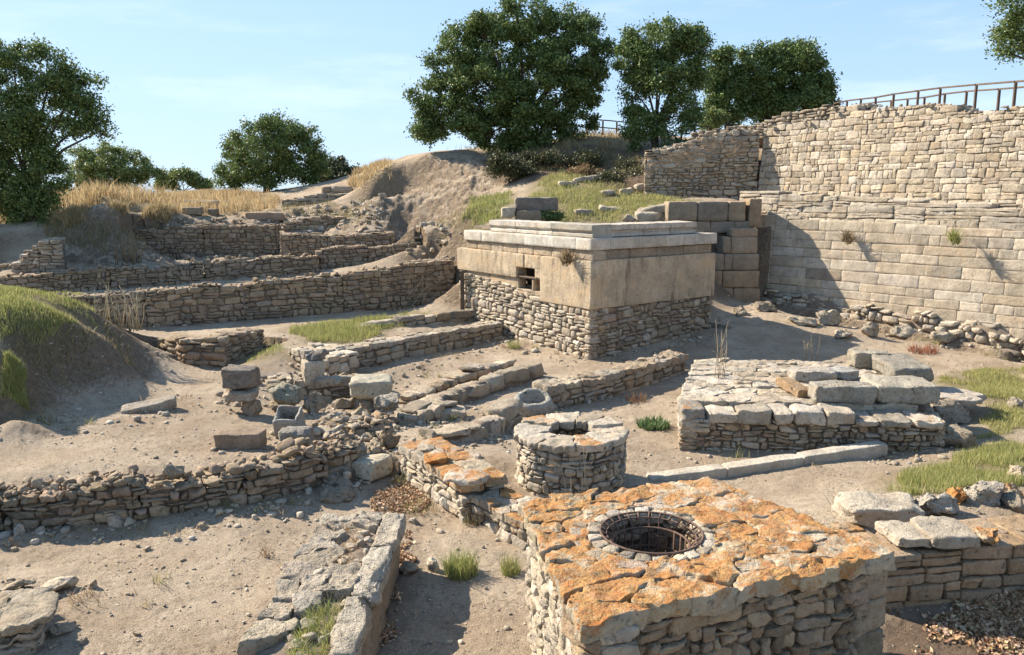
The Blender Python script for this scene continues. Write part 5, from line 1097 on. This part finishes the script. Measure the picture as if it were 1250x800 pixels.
tag(mb.build('grass_strip', M['grass']), 'bright green grass filling the gap of the long low grey platform', 'grass')
mb = MB(); X = U(xl + .3, xr - .4, 1000); Y = U(8.1, 9.25, 1000); k = fbm(P3(X * 3, Y * 3), 8) > -.05; blades(mb, X[k], Y[k], np.full(k.sum(), ZL - .13), .13, .009, [(.36,.20,.09), (.42,.27,.13), (.25,.2,.1)], .9)
tag(mb.build('dry_plants', M['grass']), 'orange brown dried plants on the far end of the low grey platform', 'plant')
def stalks(name, label, px, py, n, h, r, tint, rad=.006, z=None, lean=.15, dirv=(0, 0), cat='dry plant', twig=2):
    p = hit(px, py) if z is None else at(px, py, z); mb = MB()
    for _ in range(n):
        b = p + A([U(-r, r), U(-r, r) * .6, 0]); hh = h * U(.5, 1.1); d = A([dirv[0] + U(-lean, lean), dirv[1] + U(-lean, lean), 1.0]) * hh; c = tuple(A(tint) * U(.75, 1.2)) + (0,)
        e = b + d; m = b + d * .5 + A([U(-.05, .05), U(-.05, .05), 0]); tube(mb, [b - A([0, 0, .03]), m, e], [rad, rad * .8, rad * .35], 4, c)
        for _ in range(twig): q = b + d * U(.4, .95); tube(mb, [q, q + A([U(-.14, .14), U(-.1, .1), U(.05, .2)])], [rad * .6, rad * .25], 3, c)
    return tag(mb.build(name, M['litter']), label, cat)
stalks('dry_stalks', 'tall thin dry stalks growing out of the paved platform', 879, 462, 9, 1.15, .12, (.42,.33,.22), .007, ZP, .12)
stalks('dry_stalks', 'thin pale dry stalks standing against the front of the round well', 706, 614, 8, 1.0, .22, (.5,.45,.33), .005, None, .22)
stalks('dry_stalks', 'clump of pale dried stalks in front of the left end of the longest retaining wall', 148, 402, 34, .95, .5, (.46,.38,.25), .011, None, .2)
stalks('straw_heap', 'heap of pale dry straw leaning on the right end of the longest retaining wall', 478, 372, 90, 1.1, 1.25, (.50,.42,.28), .013, None, .7, (.5, .3), 'straw')
stalks('dry_stalks', 'tall brown dry weed growing on the shaded earth bank', 158, 322, 40, 1.3, .5, (.27,.21,.13), .012, None, .2)
stalks('dry_stalks', 'thin dry stalks behind the paved platform, left of its cut slabs', 985, 442, 7, .7, .2, (.4,.32,.2), .007, None, .2)
# ------------------------------------------------------------------ leaf litter and gravel
mb = MB()
for k, n, s_ in (('pit', 3000, .06), ('hollow', 7000, .055), ('gully', 1400, .055)):
    X, Y = sample(LITTER_AND_SHADE[k], n); Z = gz(X, Y) + U(0, .035, n); leaves(mb, np.stack([X, Y, Z], 1), n, s_, [(.36,.215,.115), (.46,.31,.185), (.22,.14,.08), (.56,.42,.28)], 1.1, 1)
tag(mb.build('fallen_leaves', M['litter']), 'brown fallen leaves lying in the hollows between the walls', 'leaves', kind='stuff')
n = 20000; X = U(-9.5, 14, n); Y = 6 + 24 * U(0, 1, n) ** 1.5; den = fbm(P3(X * .5, Y * .5), 90, 3); k = (den + U(-.5, .8, n)) > .1; X, Y = X[k], Y[k]; n = len(X)
foot = []
for (a_, b_, m_) in (((-7, 10.3), (-2.9, 11.7), 120), ((2.1, 21.7), (6, 24.4), 60), ((9.2, 28), (14, 22.2), 150), ((-2.2, 26.4), (2, 21.7), 70), ((3, 13.8), (7.5, 13.4), 60), ((-4, 16.5), (-1.5, 15), 220), ((-1.6, 15.5), (2.3, 18.2), 150), ((-2.2, 17.5), (0, 20.5), 200), ((-3.8, 18.6), (-.3, 24), 60), ((-5.5, 20), (-3.2, 19), 90), ((-7, 14), (-4.5, 17), 60), ((-4.5, 13), (-2.5, 14.8), 120), ((-2.2, 13.2), (.5, 15), 140), ((-12, 25.5), (-5, 30), 70), ((-3.0, 12.2), (-1.8, 13.5), 120), ((-8.8, 7.6), (-6, 9), 40)):
    tt = U(0, 1, m_); foot.append(np.stack([a_[0] + (b_[0] - a_[0]) * tt + rng.normal(0, .3, m_), a_[1] + (b_[1] - a_[1]) * tt + rng.normal(0, .3, m_)], 1))
foot = np.vstack(foot); sz = np.concatenate([.010 + rng.exponential(.010, n), .03 + rng.exponential(.03, len(foot))]).clip(0, .14); X = np.concatenate([X, foot[:, 0]]); Y = np.concatenate([Y, foot[:, 1]]); n = len(X)
slp = [(530, 300), (548, 318), (600, 262), (510, 285)]
Z = gz(X, Y); ca = U(0, 2 * pi, n); C = np.zeros((n, 8, 3)); lx = sz * U(.8, 1.8, n); ly = sz * U(.7, 1.2, n); lz = sz * U(.5, .95, n)
for b, (i, j, kk) in enumerate(BITS):
    dx = (i - .5) * lx + U(-.2, .2, n) * sz; dy = (j - .5) * ly + U(-.2, .2, n) * sz
    C[:, b] = np.stack([X + dx * np.cos(ca) - dy * np.sin(ca), Y + dx * np.sin(ca) + dy * np.cos(ca), Z + kk * lz - .25 * lz], 1)
mb = MB(); hexes(mb, C, tints(n, None, .25, .06, LIME + PALE + PALE), 3, 4, .002, cuts=3, cd=(.7, 1.1)); tag(mb.build('gravel', M['stone']), 'small stones and gravel scattered over the bare earth', 'gravel', kind='stuff')
mb = MB(); n = 900; X = U(-11, 1, n); Y = U(29.5, 43, n); k = inpoly([xy(dep(*q)) for q in ((345,262,41), (470,258,41), (480,285,37.5), (345,290,37.5))], X, Y) | inpoly([xy(dep(*q)) for q in ((505,300,33), (550,312,30.5), (566,290,31), (545,268,35), (480,285,36))], X, Y); X, Y = X[k], Y[k]
CC = [box_hex((x, y, gz(x, y)[0] - .05), U(.1, .4), U(.1, .3), U(.08, .22), U(0, 3), (U(-.3, .3), U(-.3, .3)), .1, .03) for x, y in zip(X, Y)]
hexes(mb, A(CC), tints(len(CC), None, .15, .05, PALE + LIME), 5, 5, .02, cuts=5, cd=(.7, 1.1)); tag(mb.build('fallen_rubble', M['stone']), 'slide of fallen pale rubble between the block building and the earth cliff', 'rubble', kind='stuff')
STRIP = world_poly((500,492),(560,468),(640,444),(665,455),(560,490),(520,505)); TERR = world_poly((100,330),(180,262),(345,262),(470,262),(545,300),(520,320),(380,320),(120,350)); X1, Y1 = sample(STRIP, 110); X2, Y2 = sample(TERR, 420)
mb = MB(); CC = [box_hex((x, y, gz(x, y)[0] - .04), U(.08, .34), U(.08, .26), U(.06, .18), U(0, 3), (U(-.35, .35), U(-.35, .35)), .1, .03) for x, y in zip(np.concatenate([X1, X2]), np.concatenate([Y1, Y2]))]
hexes(mb, A(CC), tints(len(CC), None, .2, .06, LIME + BROWN), 5, 5.5, .025, cuts=6, cd=(.65, 1.0)); tag(mb.build('scattered_stones', M['stone']), 'loose broken stones strewn over the left terraces and beside the channel', 'rubble', kind='stuff')
HEAP = world_poly((385,515),(430,500),(478,505),(480,560),(440,585),(400,570)); X, Y = sample(HEAP, 130); CC = [box_hex((x, y, gz(x, y)[0] - .03), U(.08, .34), U(.08, .26), U(.06, .2), U(0, 3), (U(-.35, .35), U(-.35, .35)), .1, .03) for x, y in zip(X, Y)]
mb = MB(); hexes(mb, A(CC), tints(len(CC), None, .2, .06, LIME + BROWN + GREY), 7, 5.5, .03, cuts=7, cd=(.65, 1.0)); tag(mb.build('rubble', M['stone']), 'heap of small broken stones between the boulders and the near left wall', 'rubble', kind='stuff')
# ------------------------------------------------------------------ wooden railings and boardwalk
def railing(label, posts, w_=.075, low=None, mid=None, dn=1.25):
    tops = [dep(*p) for p in posts]; g = empty('railing', (tops[0][0], tops[0][1], tops[0][2] - dn), label, 'railing')
    for p in tops:
        mb = MB(); bar(mb, p - A([0, 0, dn]), p + A([0, 0, .02]), w_, w_); mb.build('post', M['wood'], g)
    for dz, hh in ((0, .06),) + (((mid, .06),) if mid else ()):
        mb = MB()
        for a_, b_ in zip(tops[:-1], tops[1:]): bar(mb, a_ + A([0, 0, dz + .03]), b_ + A([0, 0, dz + .03]), .085, hh)
        mb.build('rail', M['wood'], g)
    return tops
Dn = lambda x: 36 + (x - 1034) / (1240 - 1034) * (25.5 - 36); Df = lambda x: 39 + (x - 1054) / (1220 - 1054) * (28.6 - 39)
nr_ = railing('nearer taller wooden railing along the crest of the great right wall', [(x, y, Dn(x)) for x, y in ((1018,127.5),(1034,124),(1051,122),(1069,120),(1091,116),(1121,112),(1148,108.5),(1192,104.6),(1240,101),(1295,97))])
fr_ = railing('farther wooden railing on the other side of the boardwalk above the great right wall', [(x, y, Df(x)) for x, y in ((1036,131),(1054,128),(1069,126),(1088,124),(1108,122),(1128.6,120),(1153.5,115.7),(1180,112.7),(1220,110),(1270,106))])
g = empty('boardwalk', nr_[0] - A([0, 0, 1.05]), 'dark timber boardwalk between the two railings on the great right wall', 'boardwalk'); mb = MB()
for (a_, b_, c_, d_) in zip(nr_[:-1], nr_[1:], fr_[:-1], fr_[1:]):
    C = [(({(0, 0): a_, (1, 0): b_, (0, 1): c_, (1, 1): d_})[(i, j)] - A([0, 0, 1.05 - .1 * kk])) for i, j, kk in BITS]; hexes(mb, [A(C)], [(.1, .08, .06, 0)], 4, 20, .0, cuts=0)
mb.build('deck', M['wood'], g)
for i in range(0, len(nr_), 2):
    mb = MB(); q = nr_[i] - A([0, 0, 1.1]); bar(mb, A([q[0], q[1] + .15, 5.9]), q + A([0, .15, 0]), .14, .14); mb.build('deck_support', M['wood'], g)
railing('short wooden railing behind the largest oak trunk, left of the upright oak', [(x, y, 46.5) for x, y in ((690,144),(716,146),(736,147.5),(753,149),(772,151))], .09, mid=-.4)
railing('low wooden railing between the upright oak and the dense clump', [(x, y, 42) for x, y in ((832,156),(848,155),(866,155))], .09, mid=-.35)
# ------------------------------------------------------------------ camera, sun, sky
cam = bpy.data.cameras.new('camera'); co = bpy.data.objects.new('camera', cam); COL.objects.link(co)
co.location = (0, 0, CZ); co.rotation_euler = (pi / 2 - PITCH, 0, 0); cam.sensor_width = 36; cam.lens = 28.8; cam.clip_end = 60000; cam.clip_start = .05
SC.camera = co
SUN_A, SUN_E = R(62), R(36)
sd = A([-sin(SUN_A) * cos(SUN_E), cos(SUN_A) * cos(SUN_E), sin(SUN_E)])
sl = bpy.data.lights.new('sun', 'SUN'); sl.energy = 5.0; sl.angle = R(.5); sl.color = (1, .895, .75)
so = bpy.data.objects.new('sun', sl); COL.objects.link(so)
from mathutils import Vector
so.rotation_euler = Vector(sd).to_track_quat('Z', 'Y').to_euler(); so.location = (-20, 10, 30)
w = bpy.data.worlds.new('World'); SC.world = w; w.use_nodes = True
t = NT(w)
sky = t.n('ShaderNodeTexSky', sky_type='NISHITA', sun_disc=False, sun_elevation=SUN_E, sun_rotation=-SUN_A, altitude=50, air_density=1.0, dust_density=.25, ozone_density=2.0)
gen = t.n('ShaderNodeTexCoord').outputs['Generated']
st = t.n('ShaderNodeVectorMath', {0: gen, 1: (2.2, 2.2, 13)}, operation='MULTIPLY').outputs[0]
cl = t.mr(t.noise(st, 1.6, 7, .6), .48, .78, 0, .38, True)
z = t.n('ShaderNodeSeparateXYZ', {0: gen}).outputs[2]
cl = t.math('MULTIPLY', cl, t.mr(z, .3, .02, 0, 1))
skyc = t.mix(cl, sky.outputs[0], (30, 26, 25, 1))
num = t.n('ShaderNodeVectorMath', {0: skyc, 1: (1.14, 1.33, 1.5)}, operation='MULTIPLY').outputs[0]; den = t.n('ShaderNodeVectorMath', {0: skyc, 1: (.42, .37, .31), 2: (1, 1, 1)}, operation='MULTIPLY_ADD').outputs[0]
skyc = t.n('ShaderNodeVectorMath', {0: num, 1: den}, operation='DIVIDE').outputs[0]
bg = t.n('ShaderNodeBackground', {0: skyc, 1: .165})
t.n('ShaderNodeOutputWorld', {0: bg.outputs[0]})
vs = SC.view_settings; vs.view_transform = 'Standard'; vs.look = 'None'; vs.exposure = 1.13; vs.gamma = 1; vs.use_curve_mapping = False
